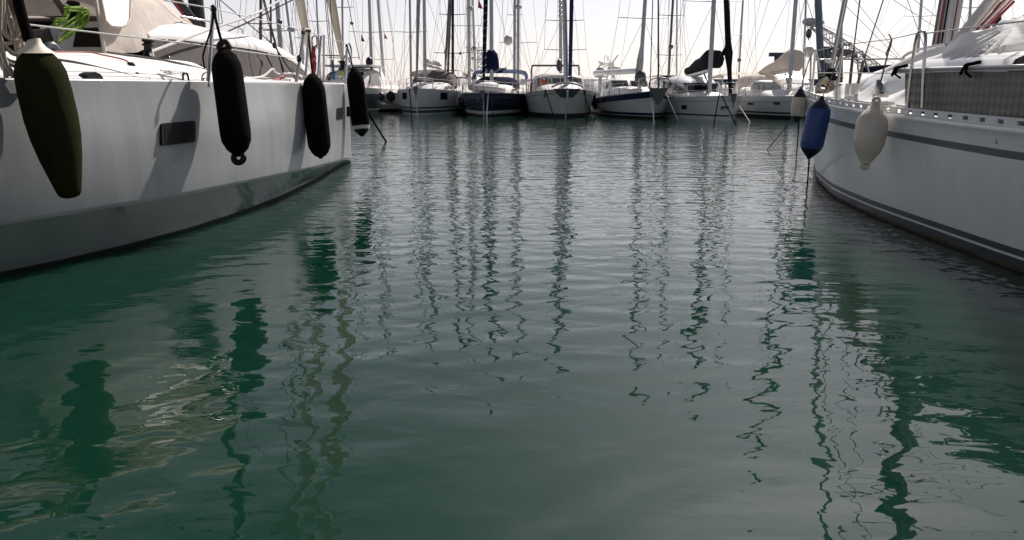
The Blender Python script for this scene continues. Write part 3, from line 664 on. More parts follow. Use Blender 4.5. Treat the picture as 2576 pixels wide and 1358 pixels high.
def rsec(s):
    wd, zd = rdk(s), rzd(s); ww = smooth_tab(rw_wl, max(s, 0)) if s > .4 else interp(rw_wl, max(s, 0))
    if s <= 0: ww = .03 * (s + .25) / .25 + .001
    zs = [zd, zd - .03, zd - .045, zd - .10, zd - .20, zd - .27, zd - .5, zd - .75, .32, .205, .14, .115, .035, .0, -.05, -.5]
    q = []
    for z in zs:
        t = max(0, min(1, z / zd)); wv = ww + (wd - ww) * (t ** .85)
        if z < 0: wv = ww * (1 + z * .4)
        q.append((wv, z))
    q[1] = (q[1][0] + .022, q[1][1]); q[2] = (q[2][0] + .012, q[2][1])
    return q
bands = [0, 0, 0, 0, 1, 0, 0, 0, 0, 2, 0, 2, 3, 3, 3]
mb = MB(); rings = []
for s in ss2:
    q = rsec(s); rings.append([Rp(s, a, z) for a, z in q] + [Rp(s, -a, z) for a, z in q[::-1]])
bb = bands + [3] + bands[::-1]
mb.loft(rings, False, False, bb); mb.add(rings[-1], [list(range(len(rings[-1])))], 0, False); mb.add(rings[0][::-1], [list(range(len(rings[0])))], 0, False)
mb.build('hull', [gel_right, stripe_grey, boot_dark, algae], root)
mb = MB(); mb.loft([[Rp(s, rdk(s) - .02, rzd(s) - .005), Rp(s, rdk(s) * .5, rzd(s) + .02), Rp(s, 0, rzd(s) + .03), Rp(s, -rdk(s) * .5, rzd(s) + .02), Rp(s, -rdk(s) + .02, rzd(s) - .005)] for s in ss2], False, False)
mb.build('deck', cream_deck, root)
# toe rail with slots
def rail(sd):
    b = MB(); st = [-.2 + .1 * i for i in range(128)]
    def pt(s, dz, dw): return Rp(s, sd * (rdk(s) - .035 + dw), rzd(s) + dz)
    fine = [-.24, -.15, 0] + [.2 * i for i in range(1, 64)]
    for z0, z1 in ((0, .022), (.062, .085)):
        b.loft([[pt(s, z0, -.012), pt(s, z0, .012), pt(s, z1, .012), pt(s, z1, -.012)] for s in fine], True, True, 0, False)
    s = .1
    while s < 12.6:
        b.loft([[pt(q, .0222, -.008), pt(q, .0222, .008), pt(q, .0618, .008), pt(q, .0618, -.008)] for q in (s, s + .2)], True, True, 0, False)
        s += .3
    return b
for sd in (1, -1): rail(sd).build('toe_rail', gel_right, root)
# small arrow mark on the topside
def hullR(X, Y):
    r = ray(X, Y); best = None
    for i in range(400):
        y = 5 + i * .025; p = CAM + r * (y / r.y); s = RY0 - p.y
        w = RXC - p.x; q = rsec(s); ws = interp(sorted((z, a) for a, z in q), p.z)
        if w < ws: return p
    return p
a0 = hullR(2509, 352); ux = V((0, -1, 0)); uz = V((0, 0, 1)); nn = V((-1, 0, 0)); mb = MB()
def am(pts): mb.prism([a0 + ux * x * .003 + uz * y * .003 + nn * .004 for x, y in pts], nn * .003)
am([(0, 10), (-7, 0), (-4, 0), (0, 6)]); am([(0, 10), (0, 6), (4, 0), (7, 0)]); am([(-4, 0), (-4, -8), (-2, -8), (-2, 0)]); am([(2, 0), (2, -8), (4, -8), (4, 0)]); am([(-4, -9), (-4, -12), (4, -12), (4, -9)])
mb.build('arrow_mark', stripe_grey, root)
# cabin trunk
cp = [(2118, 226, 1.0), (2140, 212, 1.02), (2177, 198, 1.05), (2225, 177, 1.08), (2274, 160, 1.1), (2339, 146, 1.1), (2420, 138, 1.1), (2576, 128, 1.1)]
top = cr([RX(X, Y, RXC - w_) for X, Y, w_ in cp], 26)
mb = MB(); rg = []
for p in top:
    w_ = RXC - p.x; s = RY0 - p.y; zd = rzd(s)
    half = [V((RXC - w_ - .28, p.y, zd + .01)), V((RXC - w_ - .22, p.y, lerp(zd, p.z, .5))), V((RXC - w_ - .08, p.y, lerp(zd, p.z, .88))), V((RXC - w_ + .1, p.y, p.z)), V((RXC - w_ * .45, p.y, p.z + .05)), V((RXC, p.y, p.z + .06))]
    rg.append(half + [V((2 * RXC - q.x, q.y, q.z)) for q in half[-2::-1]])
mb.loft(rg, False, False); mb.add(rg[0][::-1], [list(range(len(rg[0])))], 0, False)
mb.build('cabin_trunk', gel_white, root)
mb = MB(); mb.tube(cr([RX(X, Y, 5.35) for X, Y in ((2155, 226), (2190, 232), (2240, 236), (2290, 240))], 10), .02, 6); mb.build('jib_track', boot_dark, root)
mb = MB(); mb.tube(cr([RX(X, Y, 5.75) for X, Y in ((2268, 150), (2276, 140), (2300, 128), (2345, 117), (2380, 112))], 12), .02, 6); mb.build('grab_rail', steel, root)
mb = MB(); p = RX(2215, 240, 5.0); mb.box(p, .12, .22, .05); mb.lathe(p + V((0, 0, .02)), p + V((0, .1, .2)), [(0, .05), (.5, .07), (1, .03)], 10); mb.build('jib_car', steel, root)
mb = MB(); mb.lathe(RX(2220, 268, 4.75), RX(2220, 262, 4.75), [(0, .16), (1, .15)], 20); mb.build('deck_plate', gel_white, root)
# awning: tent of white fabric over the cabin, folds gathered at its peak
pk = RX(2540, 52, 6.0)
rid = cr([RX(X, Y, 6.3) for X, Y in ((2276, 166), (2320, 144), (2364, 126), (2430, 97), (2500, 66), (2552, 46), (2600, 34), (2680, 28))], 60)
mb = MB(); rg = []; NU = 61
rid = [lerp(rid[int(i / 119 * 59)], rid[min(int(i / 119 * 59) + 1, 59)], i / 119 * 59 - int(i / 119 * 59)) for i in range(120)]
for i, p in enumerate(rid):
    s = RY0 - p.y; row = []; z0 = rzd(s) + .06; hgt = p.z - z0
    for j in range(NU):
        u = j / (NU - 1)
        if u < .5: k = u / .5; x = lerp(5.0, p.x, k ** .8)
        else: k = (1 - u) / .5; x = lerp(8.2, p.x, k ** .8)
        q = V((x, p.y, z0 + hgt * (1 - (1 - k) ** 1.5)))
        dv = q - pk; r_ = dv.length; th = math.atan2(dv.z, p.y - pk.y + 1e-6)      # angle round the gathered peak, seen from the side
        th2 = th + .10 * math.sin(r_ * 2.6 + 2 * u)
        rdg = (abs(math.sin(th2 * 8.0 + .9 * math.sin(th2 * 3.1))) ** 1.5 - .5) * .16 + (abs(math.sin(th2 * 17 + 2)) ** 1.2 - .5) * .03
        fall = min(1, r_ / .7) * (1 if r_ < 2 else math.exp(-(r_ - 2) * .35)) * min(1, (1 - k) * 5 + .08) * min(1, k * 5 + .05)
        rg_n = V((-.75 if u < .5 else .75, 0, .65))
        row.append(q + rg_n * rdg * fall)
    rg.append(row)
mb.loft(rg, False, False); mb.add(rg[0][::-1], [list(range(NU))], 0, False)
aw = mb.build('boat_cover', tarp, None, V((6.4, 9.5, 1.4))); tag(aw, 'wrinkled white fabric cover tented over the cabin of the right yacht', 'boat cover')
# gangway lashed along the guardrail
gx = 4.55
def gp(X, Y): return RX(X, Y, gx)
g0, g1, g2, g3 = gp(2277, 182), gp(2277, 274), gp(2600, 309), gp(2600, 180)
gw = thing('gangway', 'grey aluminium tread plate gangway stowed on edge along the right yacht rail', 'gangway', (gx, 7.8, 1.35))
def ext(p, q, k): return lerp(p, q, k)
g2, g3 = ext(g1, g2, 1.5), ext(g0, g3, 1.5)
g1 = g1 - V((0, 0, .03)); g2 = g2 - V((0, 0, .06))
mb = MB(); mb.prism([g0, g1, g2, g3], V((.05, 0, 0))); mb.build('tread_plate', tread, gw)
mb = MB()
for dz, rr_ in ((.035, .018), (.005, .012)):
    mb.tube([RX(2249, 177, gx - .03) + V((0, 0, dz - .03)), ext(gp(2277, 176), gp(2600, 173), 1.5) + V((-.03, 0, dz))], rr_, 8)
mb.build('side_rail', alu_light, gw)
for X, Y in ((2262, 178), (2440, 172)):
    m2 = MB(); p = RX(X, Y, gx - .05)
    m2.tube([p + V((-.03, .1, -.05)), p + V((-.05, 0, .03)), p + V((.05, -.09, .06))], .018, 6); m2.tube([p + V((0, .04, .05)), p + V((-.05, -.02, -.04)), p + V((.03, .02, -.08))], .014, 6); m2.build('lashing', rope_black, gw)
# stanchions, pulpit, lifelines
def rpost(px, x, r_=.016, name='stanchion', base=True):
    b = MB(); pts = [RX(X, Y, x if not isinstance(x, (list, tuple)) else x[i]) for i, (X, Y) in enumerate(px)]
    b.tube(cr(pts, 14) if len(pts) > 3 else pts, r_, 8); o = b.build(name, steel, root)
    if base:
        m2 = MB(); m2.lathe(pts[0] - V((0, 0, .01)), pts[0] + V((0, 0, .07)), [(0, .032), (1, .022)], 8); m2.build('base', steel, o)
    return o
rpost([(2282, 270), (2292, 180), (2304, 100), (2311, 82), (2319, 77), (2327, 84), (2328, 110), (2323, 190), (2320, 272)], 4.48, .019, 'gate_hoop')
rpost([(2103, 256), (2121, 111)], 4.72, .018)
rpost([(2038, 231), (2040, 138)], [5.2, 5.2], .018, 'pulpit_leg'); rpost([(2043, 231), (2051, 126)], [5.3, 5.3], .020, 'pulpit_leg'); rpost([(2051, 126), (2056, 145), (2063, 178)], [5.3, 5.35, 5.4], .02, 'pulpit_rail', False)
b = MB(); b.tube(cr([RX(2038, 138, 5.2), RX(2043, 130, 5.25), RX(2051, 126, 5.3), Rp(-.15, .2, 2.2), Rp(-.4, 0, 2.2), Rp(-.15, -.3, 2.2), Rp(1.5, -.95, 2.15)], 24), .018, 8); b.build('pulpit', steel, root)
def rlife(px, r_=.006, m_=wire_pale):
    b = MB(); b.tube([RX(*p) for p in px], r_, 6); b.build('lifeline', m_, root)
rlife([(2051, 128, 5.3), (2121, 113, 4.72), (2243, 98, 4.65), (2308, 83, 4.48)]); rlife([(2328, 84, 4.48), (2440, 69, 4.45), (2576, 53, 4.42), (2760, 30, 4.4)], .008, rope_white)
rlife([(2050, 183, 5.3), (2115, 183, 4.74), (2250, 184, 4.65)], .007, rope_white)
b = MB(); b.tube(cr([RX(2121, 112, 4.72), RX(2128, 108, 4.72), RX(2141, 107, 4.7), RX(2138, 113, 4.7), RX(2124, 114, 4.72)], 14), .008, 5); b.tube(cr([RX(2121, 116, 4.72), RX(2116, 112, 4.73), RX(2110, 116, 4.74), RX(2116, 124, 4.73)], 10), .012, 5); b.build('rope_tail', rope_grey, root)
# rig
mbz = RX(2364, 150, RXC); mtz = RX(2390, -10, RXC); md = (mtz - mbz) / (mtz.z - mbz.z); mT = mbz + md * (17 - mbz.z); mB = mbz - md * (mbz.z - 1.3)
def mast_tube(a, b_, rx, ry, n_=12, taper=.8):
    m_ = MB(); m_.loft([[lerp(a, b_, t) + V((rx * (1 - (1 - taper) * t) * math.cos(k * 2 * math.pi / n_), ry * (1 - (1 - taper) * t) * math.sin(k * 2 * math.pi / n_), 0)) for k in range(n_)] for t in (0, .5, 1)]); return m_
mast_tube(mB, mT, .085, .12).build('mast', alu, root)
mast_tube(mB + V((.13, -.03, .9)), lerp(mB, mT, .9) + V((.1, -.03, 0)), .11, .08, 10, .4).build('furled_mainsail', sail_pale, root)
for dx, m_, r_ in ((-.19, rope_grey, .02), (-.16, sail_pale, .022), (-.125, rope_red, .016), (-.10, rope_grey, .014), (-.055, rope_black, .014), (.055, sail_pale, .02), (.09, brown_trim, .014)):
    b = MB(); b.tube([mB + V((dx, -.1, .2)), lerp(mB, mT, .95) + V((dx * .4, -.1, 0))], r_, 6); b.build('halyard', m_, root)
for z, hw in ((5.2, 1.0), (9.4, .9)):
    pm = mB + md * (z - mB.z)
    for sd in (-1, 1):
        b = MB(); b.tube([pm, pm + V((sd * hw, -.1, .05))], [.04, .025], 6); b.build('spreader', alu, root)
va, vb = RX(2396, 118, RXC - .1), RX(2492, 0, RXC - .1); vt = lerp(va, vb, 1.25)
b = MB(); b.tube([lerp(va, vb, -.25), vt], .072, 10); b.build('boom_vang', alu_light, root)
for k, m_, r_ in ((.10, sail_beige, .022), (.145, rope_red, .014), (.18, rope_white, .02), (.22, rope_pink, .016), (.26, rope_red, .018)):
    off = V((k * .75, 0, -k * .7)); b = MB(); b.tube([lerp(va, vb, -.2) + off * .6, vt + off], r_, 6); b.build('vang_rope', m_, root)
b = MB(); bz = vt.z + .1; b.tube([mB + md * (bz - mB.z) + V((0, -.1, 0)), V((RXC, 6.5, bz + .05))], .1, 10); b.build('boom', alu_light, root)
def rst(px, x, r_=.008, m_=wire, name='shroud', top=None):
    b = MB(); pts = [RX(X, Y, xx) for (X, Y), xx in zip(px, x)]
    if top is not None: pts.append(V(top))
    b.tube(pts, r_, 6); return b.build(name, m_, root)
pm1 = mB + md * (5.2 - mB.z) + V((-1.0, -.1, .05))
rst([(2135, 243), (2145, 145), (2163, 0)], (5.12, 5.15, 5.2), .010, wire, 'shroud', pm1)
rst([(2150, 243), (2176, 140), (2222, 0)], (5.12, 5.2, 5.45), .010, wire, 'shroud', lerp(mB, mT, .55))
for (X, Y, X2, Y2) in ((2135, 240, 2145, 143), (2151, 240, 2173, 150)):
    b = MB(); b.tube([RX(X, Y, 5.12), RX(X2, Y2, 5.16)], .022, 8); b.build('turnbuckle', alu_dark, root)
for X in (2134, 2150):
    b = MB(); p = RX(X, 232, 5.1); b.box(p, .05, .14, .26); b.build('chain_plate', steel, root)
fa, fb = RX(2091, 176, 6.62), RX(2126, 0, 6.62)
b = MB(); b.tube([fa, fb, lerp(mB, mT, .97)], [.05, .055, .03], 8); b.build('furled_genoa', alu, root)
b = MB(); q = RX(2087, 206, 6.62); b.lathe(q - V((0, 0, .18)), fa + V((0, 0, .05)), [(0, .05), (.15, .06), (.2, .26), (.28, .28), (.33, .15), (.5, .13), (.56, .25), (.62, .25), (.66, .1), (.8, .13), (1, .05)], 14); b.build('furler_drum', blk, root)
b = MB(); b.ell(q + V((.0, 0, .42)), .14, .14, .06, 10, 6); b.build('furler_cap', gel_white, root)
loops('rope_coil', 'cream rope coil lying on the foredeck of the right yacht', 'rope', RX(2080, 219, 5.9), 5, .17, .14, .03, rope_beige, .25, (V((1, 0, 0)), V((0, .5, .85)).normalized()), 8)
# fenders of the right yacht
fender('white fender with navy ends hanging furthest forward on the right yacht', RX(2015, 222, 4.98), RX(2004, 308, 4.95), .262, (white_vinyl, navy_vinyl), [(0, .18), (.06, .35), (.2, .72), (.32, .93), (.5, 1), (.7, .95), (.80, .84), (.84, .72), (.93, .5), (1, .3)], (1, 0), (.26, .19),
       line=[RX(2040, 138, 5.2), RX(2028, 175, 5.1), RX(2016, 220, 5.0)], lm=(rope_grey, .010), eye=.6)
fender('blue fender with dark navy ends hanging by the right yacht stanchion', RX(2069, 241, 4.42), RX(2034, 400, 4.30), .325, (blue_vinyl, navy_vinyl), [(0, .14), (.05, .25), (.12, .62), (.2, .92), (.27, 1), (.5, 1), (.75, 1), (.83, .9), (.9, .62), (.96, .28), (1, .12)], (0, 0), (.2, .17),
       line=[RX(2121, 112, 4.72), RX(2095, 185, 4.62), RX(2076, 228, 4.5), RX(2070, 242, 4.42)], lm=(rope_grey, .009))
fender('dirty all white fender hanging in front of the right yacht toe rail', RX(2204, 256, 4.26), RX(2176, 414, 4.14), .355, (white_vinyl, white_vinyl), [(0, .22), (.08, .36), (.16, .62), (.26, .9), (.36, 1), (.5, 1), (.66, .98), (.78, .82), (.88, .55), (.95, .36), (1, .28)], (1, 1), (0, 0),
       line=[RX(2243, 98, 4.65), RX(2222, 180, 4.6), RX(2210, 228, 4.5), RX(2203, 252, 4.3)], lm=(rope_grey, .010), eye=.75)
b = MB(); b.tube(cr([RX(2243, 98, 4.65), RX(2240, 92, 4.65), RX(2236, 86, 4.65)], 6), .009, 5); b.tube(cr([RX(2243, 98, 4.64), RX(2236, 118, 4.64), RX(2229, 135, 4.64), RX(2232, 138, 4.64), RX(2240, 118, 4.64), RX(2244, 100, 4.64)], 16), .008, 5)
tag(b.build('rope_loop', rope_grey, None, RX(2240, 115, 4.64)), 'grey rope loop knotted on the upper lifeline of the right yacht', 'rope')
for (p, q, lab, m_) in ((Rp(-.1, .2, 1.5), gnd(1927, 381, -.05), 'grey mooring line slanting left into the water below the white and navy fender', rope_grey),
                        (Rp(.3, .6, 1.45), gnd(2004, 388, -.05), 'short dark mooring line entering the water left of the blue fender', rope_black),
                        (RX(2036, 395, 4.45), gnd(2032, 452, -.05), 'dark line hanging straight down into the water under the blue fender', rope_black)):
    b = MB(); b.tube([p, q], .013, 6); tag(b.build('mooring_line', m_, None, q), lab, 'mooring line', 'mooring lines')
# ---------------------------------------------------------------- the row of moored yachts across the basin
class Boat:
    def __init__(s, name, label, cat, bow, rz, L, B, zb, zm=None, group=None, um=.55, pw=1.7, rake=.5, wf=.86):
        s.bow = V((bow.x, bow.y, 0)); s.rz = rz; s.L = L; s.B = B; s.zb = zb; s.zm = zm if zm else zb * .86
        s.um, s.pw, s.rake, s.wf = um, pw, rake, wf
        s.root = thing(name, label, cat, s.bow, rz, group)
        s.Q = Matrix.Rotation(rz, 3, 'Z')
    def w(s, x, a, z): return s.bow + s.Q @ V((x, a, z))
    def hb(s, u, t):
        v = min(max(u, 0) / s.um, 1); d = 1 - (1 - v) ** s.pw; wl = 1 - (1 - v) ** (s.pw * .82)
        tp = 1 - .14 * max(0, (u - s.um) / (1 - s.um)) ** 2
        return (lerp(wl * s.wf, d, max(0, t) ** .8) * s.B / 2 + .03) * tp
    def sh(s, u): return lerp(s.zb, s.zm, 1 - (1 - min(u / .75, 1)) ** 1.7)
    def pt(s, u, sd, z):
        t = z / s.sh(u); return s.w(sd * s.hb(u, t), u * s.L + s.rake * (1 - max(t, 0)) * (1 - u) ** 4 * (1 if t >= 0 else 1), z)
    def hull(s, zs, bands, mats, name='hull'):
        """zs: list of z (negative values count from the sheer down); bands: material index between successive levels"""
        us = [0, .01, .025, .05, .09, .14, .2, .28, .38, .5, .64, .8, 1.0]; mb = MB(); rings = []
        for u in us:
            zz = [s.sh(u) + z if fl == 't' else z for fl, z in zs]
            rings.append([s.pt(u, 1, z) for z in zz] + [s.pt(u, -1, z) for z in zz[::-1]])
        mb.loft(rings, False, False, bands + [bands[-1]] + bands[::-1]); mb.add(rings[-1], [list(range(len(rings[-1])))], bands[0], False); mb.add(rings[0][::-1], [list(range(len(rings[0])))], bands[0], False)
        return mb.build(name, mats, s.root)
    def deck(s, m=None, dz=-.03):
        us = [.01, .05, .1, .2, .35, .55, .8, 1.0]; mb = MB()
        mb.loft([[s.w(s.hb(u, 1) - .02, u * s.L, s.sh(u) + dz), s.w(0, u * s.L, s.sh(u) + dz + .06), s.w(-s.hb(u, 1) + .02, u * s.L, s.sh(u) + dz)] for u in us], False, False)
        return mb.build('deck', m or deck_white, s.root)
    def cabin(s, sec_, m=None, name='cabin'):
        """sec_: (a, half width, z0, z1)"""
        mb = MB(); rg = []
        for a, hw, z0, z1 in sec_:
            h = [s.w(hw, a, z0), s.w(hw * .95, a, lerp(z0, z1, .6)), s.w(hw * .82, a, lerp(z0, z1, .9)), s.w(hw * .5, a, z1 + .03), s.w(0, a, z1 + .05)]
            rg.append(h + [s.w(-hw * .5, a, z1 + .03), s.w(-hw * .82, a, lerp(z0, z1, .9)), s.w(-hw * .95, a, lerp(z0, z1, .6)), s.w(-hw, a, z0)])
        mb.loft(rg, False, False); mb.add(rg[0][::-1], [list(range(9))], 0, False); mb.add(rg[-1], [list(range(9))], 0, False)
        return mb.build(name, m or deck_white, s.root)
    def arch(s, sts, m, name, n_=11, thick=.03):
        """canvas hood: sts = (a, half width, z foot, z top[, squareness])"""
        mb = MB(); rg = []
        for st in sts:
            a, hw, z0, z1 = st[:4]; k = st[4] if len(st) > 4 else .55; row = []
            for j in range(n_):
                th = math.pi * j / (n_ - 1); cx, cz = math.cos(th), math.sin(th)
                row.append(s.w(hw * math.copysign(abs(cx) ** k, cx), a, z0 + (z1 - z0) * cz ** k))
            rg.append(row)
        mb.loft(rg, False, False)
        return mb.build(name, m, s.root)
    def tube(s, pts, r_, m, name, n_=6, parent=None, world=False):
        mb = MB(); mb.tube(pts, r_, n_); return mb.build(name, m, parent or s.root)
    def mast(s, bot, top, rx, m, H=17.0, zbase=None, name='mast', spread=(), sm=None, shrouds=True, stays=True, taper=.8):
        """bot, top: world points the mast passes through"""
        d = (top - bot) / (top.z - bot.z); zb_ = zbase if zbase is not None else s.zb
        a, b_ = bot + d * (zb_ - bot.z), bot + d * (H - bot.z); s.m0, s.m1, s.md = a, b_, d
        mo = mast_tube(a, b_, rx, rx * 1.3, 8, taper).build(name, m, s.root)
        hw_last = 1.1; zl = 6
        for z, hw in spread:
            p = a + d * (z - a.z); mb = MB()
            for sd in (-1, 1): mb.tube([p, p + s.Q @ V((sd * hw, .15, .06))], [.03, .022], 5)
            mb.build('spreader', sm or m, s.root); hw_last, zl = hw, z
        if shrouds:
            u = ((a - s.bow).length + .3) / s.L; hbm = s.hb(u, 1)
            sp = sorted(spread) or [(7, .9)]
            for sd in (-1, 1):
                foot = s.w(sd * (hbm - .08), u * s.L, s.sh(u)); pts = [foot] + [a + d * (z - a.z) + s.Q @ V((sd * hw, .15, .06)) for z, hw in sp] + [lerp(a, b_, .97)]
                s.tube(pts, SH_R, wire_pale, 'shroud', 4)
                s.tube([s.w(sd * (hbm - .12), u * s.L - .5, s.sh(u)), a + d * (sp[0][0] - a.z)], SH_R, wire_pale, 'shroud', 4)
        if stays:
            s.tube([s.w(0, .05, s.zb), lerp(a, b_, .97)], SH_R, wire, 'forestay', 4)
            s.tube([s.w(.3, s.L, s.zm), b_], SH_R, wire_pale, 'backstay', 4)
        return mo
    def rails(s, u0=.1, u1=.95, n_=7, h=.6, m=None):
        mb = MB()
        for sd in (-1, 1):
            us = [lerp(u0, u1, i / (n_ - 1)) for i in range(n_)]
            for u in us:
                p = s.w(sd * (s.hb(u, 1) - .07), u * s.L, s.sh(u)); mb.tube([p, p + V((0, 0, h))], .016, 5)
            for k in (.5, 1): mb.tube([s.w(sd * (s.hb(u, 1) - .07), u * s.L, s.sh(u) + h * k) for u in us], .008, 4)
        return mb.build('guardrail', m or steel, s.root)
    def pulpit(s, h=.62, u1=.1):
        mb = MB()
        for k in (.5, 1):
            mb.tube(cr([s.w(s.hb(u1, 1) - .06, u1 * s.L, s.sh(u1) + h * k), s.w(s.hb(.03, 1), .03 * s.L, s.zb + h * k), s.w(0, .0, s.zb + h * k * 1.02), s.w(-s.hb(.03, 1), .03 * s.L, s.zb + h * k), s.w(-s.hb(u1, 1) + .06, u1 * s.L, s.sh(u1) + h * k)], 14), .016, 5)
        for u in (.03, u1):
            for sd in (-1, 1): mb.tube([s.w(sd * (s.hb(u, 1) - .04), u * s.L, s.sh(u)), s.w(sd * (s.hb(u, 1) - .02), u * s.L, s.sh(u) + h)], .016, 5)
        return mb.build('pulpit', steel, s.root)
    def anchor(s):
        mb = MB(); mb.prism([s.w(-.16, -.25, s.zb + .06), s.w(.16, -.25, s.zb + .06), s.w(.05, -.3, s.zb - .38), s.w(-.05, -.3, s.zb - .38)], s.Q @ V((0, .08, 0)))
        mb.box(s.w(0, 0, s.zb + .05), .22, .7, .08, s.rz); mb.tube([s.w(0, -.28, s.zb - .05), s.w(0, -.22, s.zb - .62)], .03, 5)
        return mb.build('anchor', alu_dark, s.root)
    def line(s, x, a, z, px, lab, m=rope_black, r_=.03):
        p = s.w(x, a, z); q = gnd(px[0], px[1], -.05); mb = MB(); mb.tube([p, q], r_, 5)
        return tag(mb.build('mooring_line', m, None, q), lab, 'mooring line', 'mooring lines')
    def side_pt(s, X, Y):
        """world point on the hull under a pixel"""
        r = ray(X, Y); lo = s.bow.y - .3
        for i in range(600):
            p = CAM + r * ((lo + i * .025) / r.y); q = s.Q.inverted() @ (p - s.bow); u = q.y / s.L
            if u >= 0 and abs(q.x) < s.hb(u, max(0, p.z) / s.sh(u)): return p
        return p
    def hport(s, X, Y, wpx, hpx, m=None, lab=None):
        ps = [s.side_pt(X + dx * wpx / 2, Y + dy * hpx / 2) for dx, dy in ((-1, 1), (1, 1), (1, -1), (-1, -1))]
        n_ = (ps[1] - ps[0]).cross(ps[2] - ps[0]).normalized()
        if n_.y > 0: n_ = -n_
        mb = MB(); mb.prism([p - n_ * .03 for p in ps], n_ * .045); return mb.build('portlight', m or glass_dk, s.root)
SH_R = .011
def ffend(X0, Y0, X1, Y1, y, dpx, label, m=blk_fab, mc=None, prof=None):
    a, b_ = at(X0, Y0, y), at(X1, Y1, y); prof = prof or [(0, .12), (.08, .35), (.2, .85), (.32, 1), (.7, 1), (.85, .75), (.95, .3), (1, .12)]
    root = thing('fender', label, 'fender', b_, 0, 'fenders on the far row of yachts'); r_ = dpx / 2000 * y / 2
    mb = MB(); mb.lathe(a, b_, [(t, k * r_) for t, k in prof], 12); mb.build('body', m, root)
    mb = MB(); mb.tube([a, a + V((0, .25, .55))], .018, 5); mb.build('lanyard', rope_black, root)
    return root
def yof(X, Y): return gnd(X, Y).y

# ---- A: white motor yacht behind the grey yacht's bow
A = Boat('motor_yacht', 'white motor yacht with a flybridge windscreen, just right of the black bow fender', 'motor yacht', V((-11.6, 51.0, 0)), R(-3), 13, 4.4, 1.75, 1.55, um=.5, pw=1.9)
A.hull([('t', 0), ('t', -.35), ('t', -.40), ('z', .25), ('z', .15), ('z', -.05), ('z', -.4)], [0, 1, 2, 1, 2, 2], [gel_white, gel_dull, boot_dark])  # broad dark band below the white: shade on the lower hull put into its colour
A.deck()
A.cabin([(3.6, .9, 1.5, 1.6), (4.2, 1.3, 1.5, 2.1), (5.4, 1.55, 1.5, 2.75), (7, 1.6, 1.5, 2.95), (10.5, 1.6, 1.5, 2.95)])
mb = MB()
for sd in (-1, 1):
    mb.prism([A.w(sd * 1.57, 5.0, 1.9), A.w(sd * 1.6, 8.6, 1.9), A.w(sd * 1.5, 8.2, 2.6), A.w(sd * 1.5, 5.9, 2.6)], A.Q @ V((sd * .04, 0, 0)))
mb.build('window', glass_dk, A.root)
mb = MB(); mb.prism([A.w(-1.15, 4.32, 2.08), A.w(1.15, 4.32, 2.08), A.w(1.2, 5.3, 2.66), A.w(-1.2, 5.3, 2.66)], V((0, -.04, .04))); mb.build('windscreen', glass_dk, A.root)
mb = MB(); mb.box(A.w(0, 7.5, 3.12), 3.3, 4.6, .12, A.rz); mb.build('hardtop', alu, A.root)
for x in (-1.5, 1.5):
    A.tube([A.w(x, 9.4, 1.6), A.w(x, 8.8, 3.1)], .06, gel_white, 'arch_leg')
mb = MB(); mb.ell(A.w(.9, 8.2, 3.45), .27, .27, .36, 12, 8); mb.build('radome', navy_vinyl, A.root)
A.tube(cr([A.w(-.9, 8, 3.15), A.w(-.9, 8, 3.7), A.w(-.75, 8, 3.85), A.w(-.55, 8, 3.7), A.w(-.5, 8, 3.4)], 10), .05, alu_dark, 'aerial')
A.rails(.08, .6, 7, .6); A.pulpit()
ffend(957, 231, 961, 254, 52, 17, 'dark pear shaped fender on the white motor yacht side', navy_vinyl)
ffend(983, 228, 984, 255, 49.5, 22, 'grey black fender between the motor yacht and the white sloop with two square ports', dark_fab)

# ---- B: white sloop with two square hull ports
yb = yof(1049, 290)
B_ = Boat('sailing_yacht', 'white sloop facing us with two square hull ports and a grey brown sprayhood', 'sailboat', at(1049, 290, yb), R(-3), 12.5, 4.25, 1.62, 1.36, um=.45, pw=2.0, rake=.15)
B_.hull([('t', 0), ('t', -.06), ('z', .48), ('z', .38), ('z', .28), ('z', .12), ('z', .0), ('z', -.4)], [0, 0, 1, 0, 1, 0, 2], [gel_cool, boot_dark, antifoul])
B_.deck()
B_.cabin([(3.2, .5, 1.4, 1.5), (4.0, 1.0, 1.4, 1.72), (5.5, 1.35, 1.35, 1.95), (8.5, 1.5, 1.3, 2.0)])
mb = MB()
for sd in (-1, 1): mb.prism([B_.w(sd * 1.08, 4.3, 1.55), B_.w(sd * 1.42, 6.8, 1.55), B_.w(sd * 1.40, 6.6, 1.75), B_.w(sd * 1.14, 4.9, 1.75)], B_.Q @ V((sd * .05, 0, 0)))
mb.build('window', glass_dk, B_.root)
B_.hport(998 + 20, 241, 10, 17); B_.hport(1117, 241, 17, 18)
B_.arch([(6.6, 1.5, 1.75, 1.95, .6), (7.0, 1.5, 1.75, 2.5, .6), (7.6, 1.52, 1.75, 2.78, .6), (8.6, 1.55, 1.75, 2.8, .6)], grey_fab, 'sprayhood')
B_.arch([(8.4, 1.9, 2.45, 2.86, .6), (9.6, 1.95, 2.45, 2.92, .6), (11.2, 1.95, 2.4, 2.86, .6)], brown_trim, 'bimini')
mb = MB(); mb.prism([B_.w(1.53, 7.4, 1.75), B_.w(1.60, 8.8, 1.5), B_.w(1.58, 8.8, 2.35), B_.w(1.53, 7.6, 2.2)], V((.03, 0, 0))); mb.build('side_curtain', beige_fab, B_.root)
B_.mast(at(1069, 176, yb + 4.8), at(1067, 0, yb + 4.9), .115, alu, 17.5, 1.7, spread=((7.9, 1.15), (11.9, .95)))
B_.tube([lerp(B_.w(0, .1, 1.6), B_.m1, t) for t in (.03, .06, .3, .7, .97)], [.04, .07, .12, .10, .03], sail_pale, 'furled_genoa', 8)
B_.tube([B_.m0 + B_.md * 1.4, B_.w(.1, 10, 3.0)], .09, alu_light, 'boom')
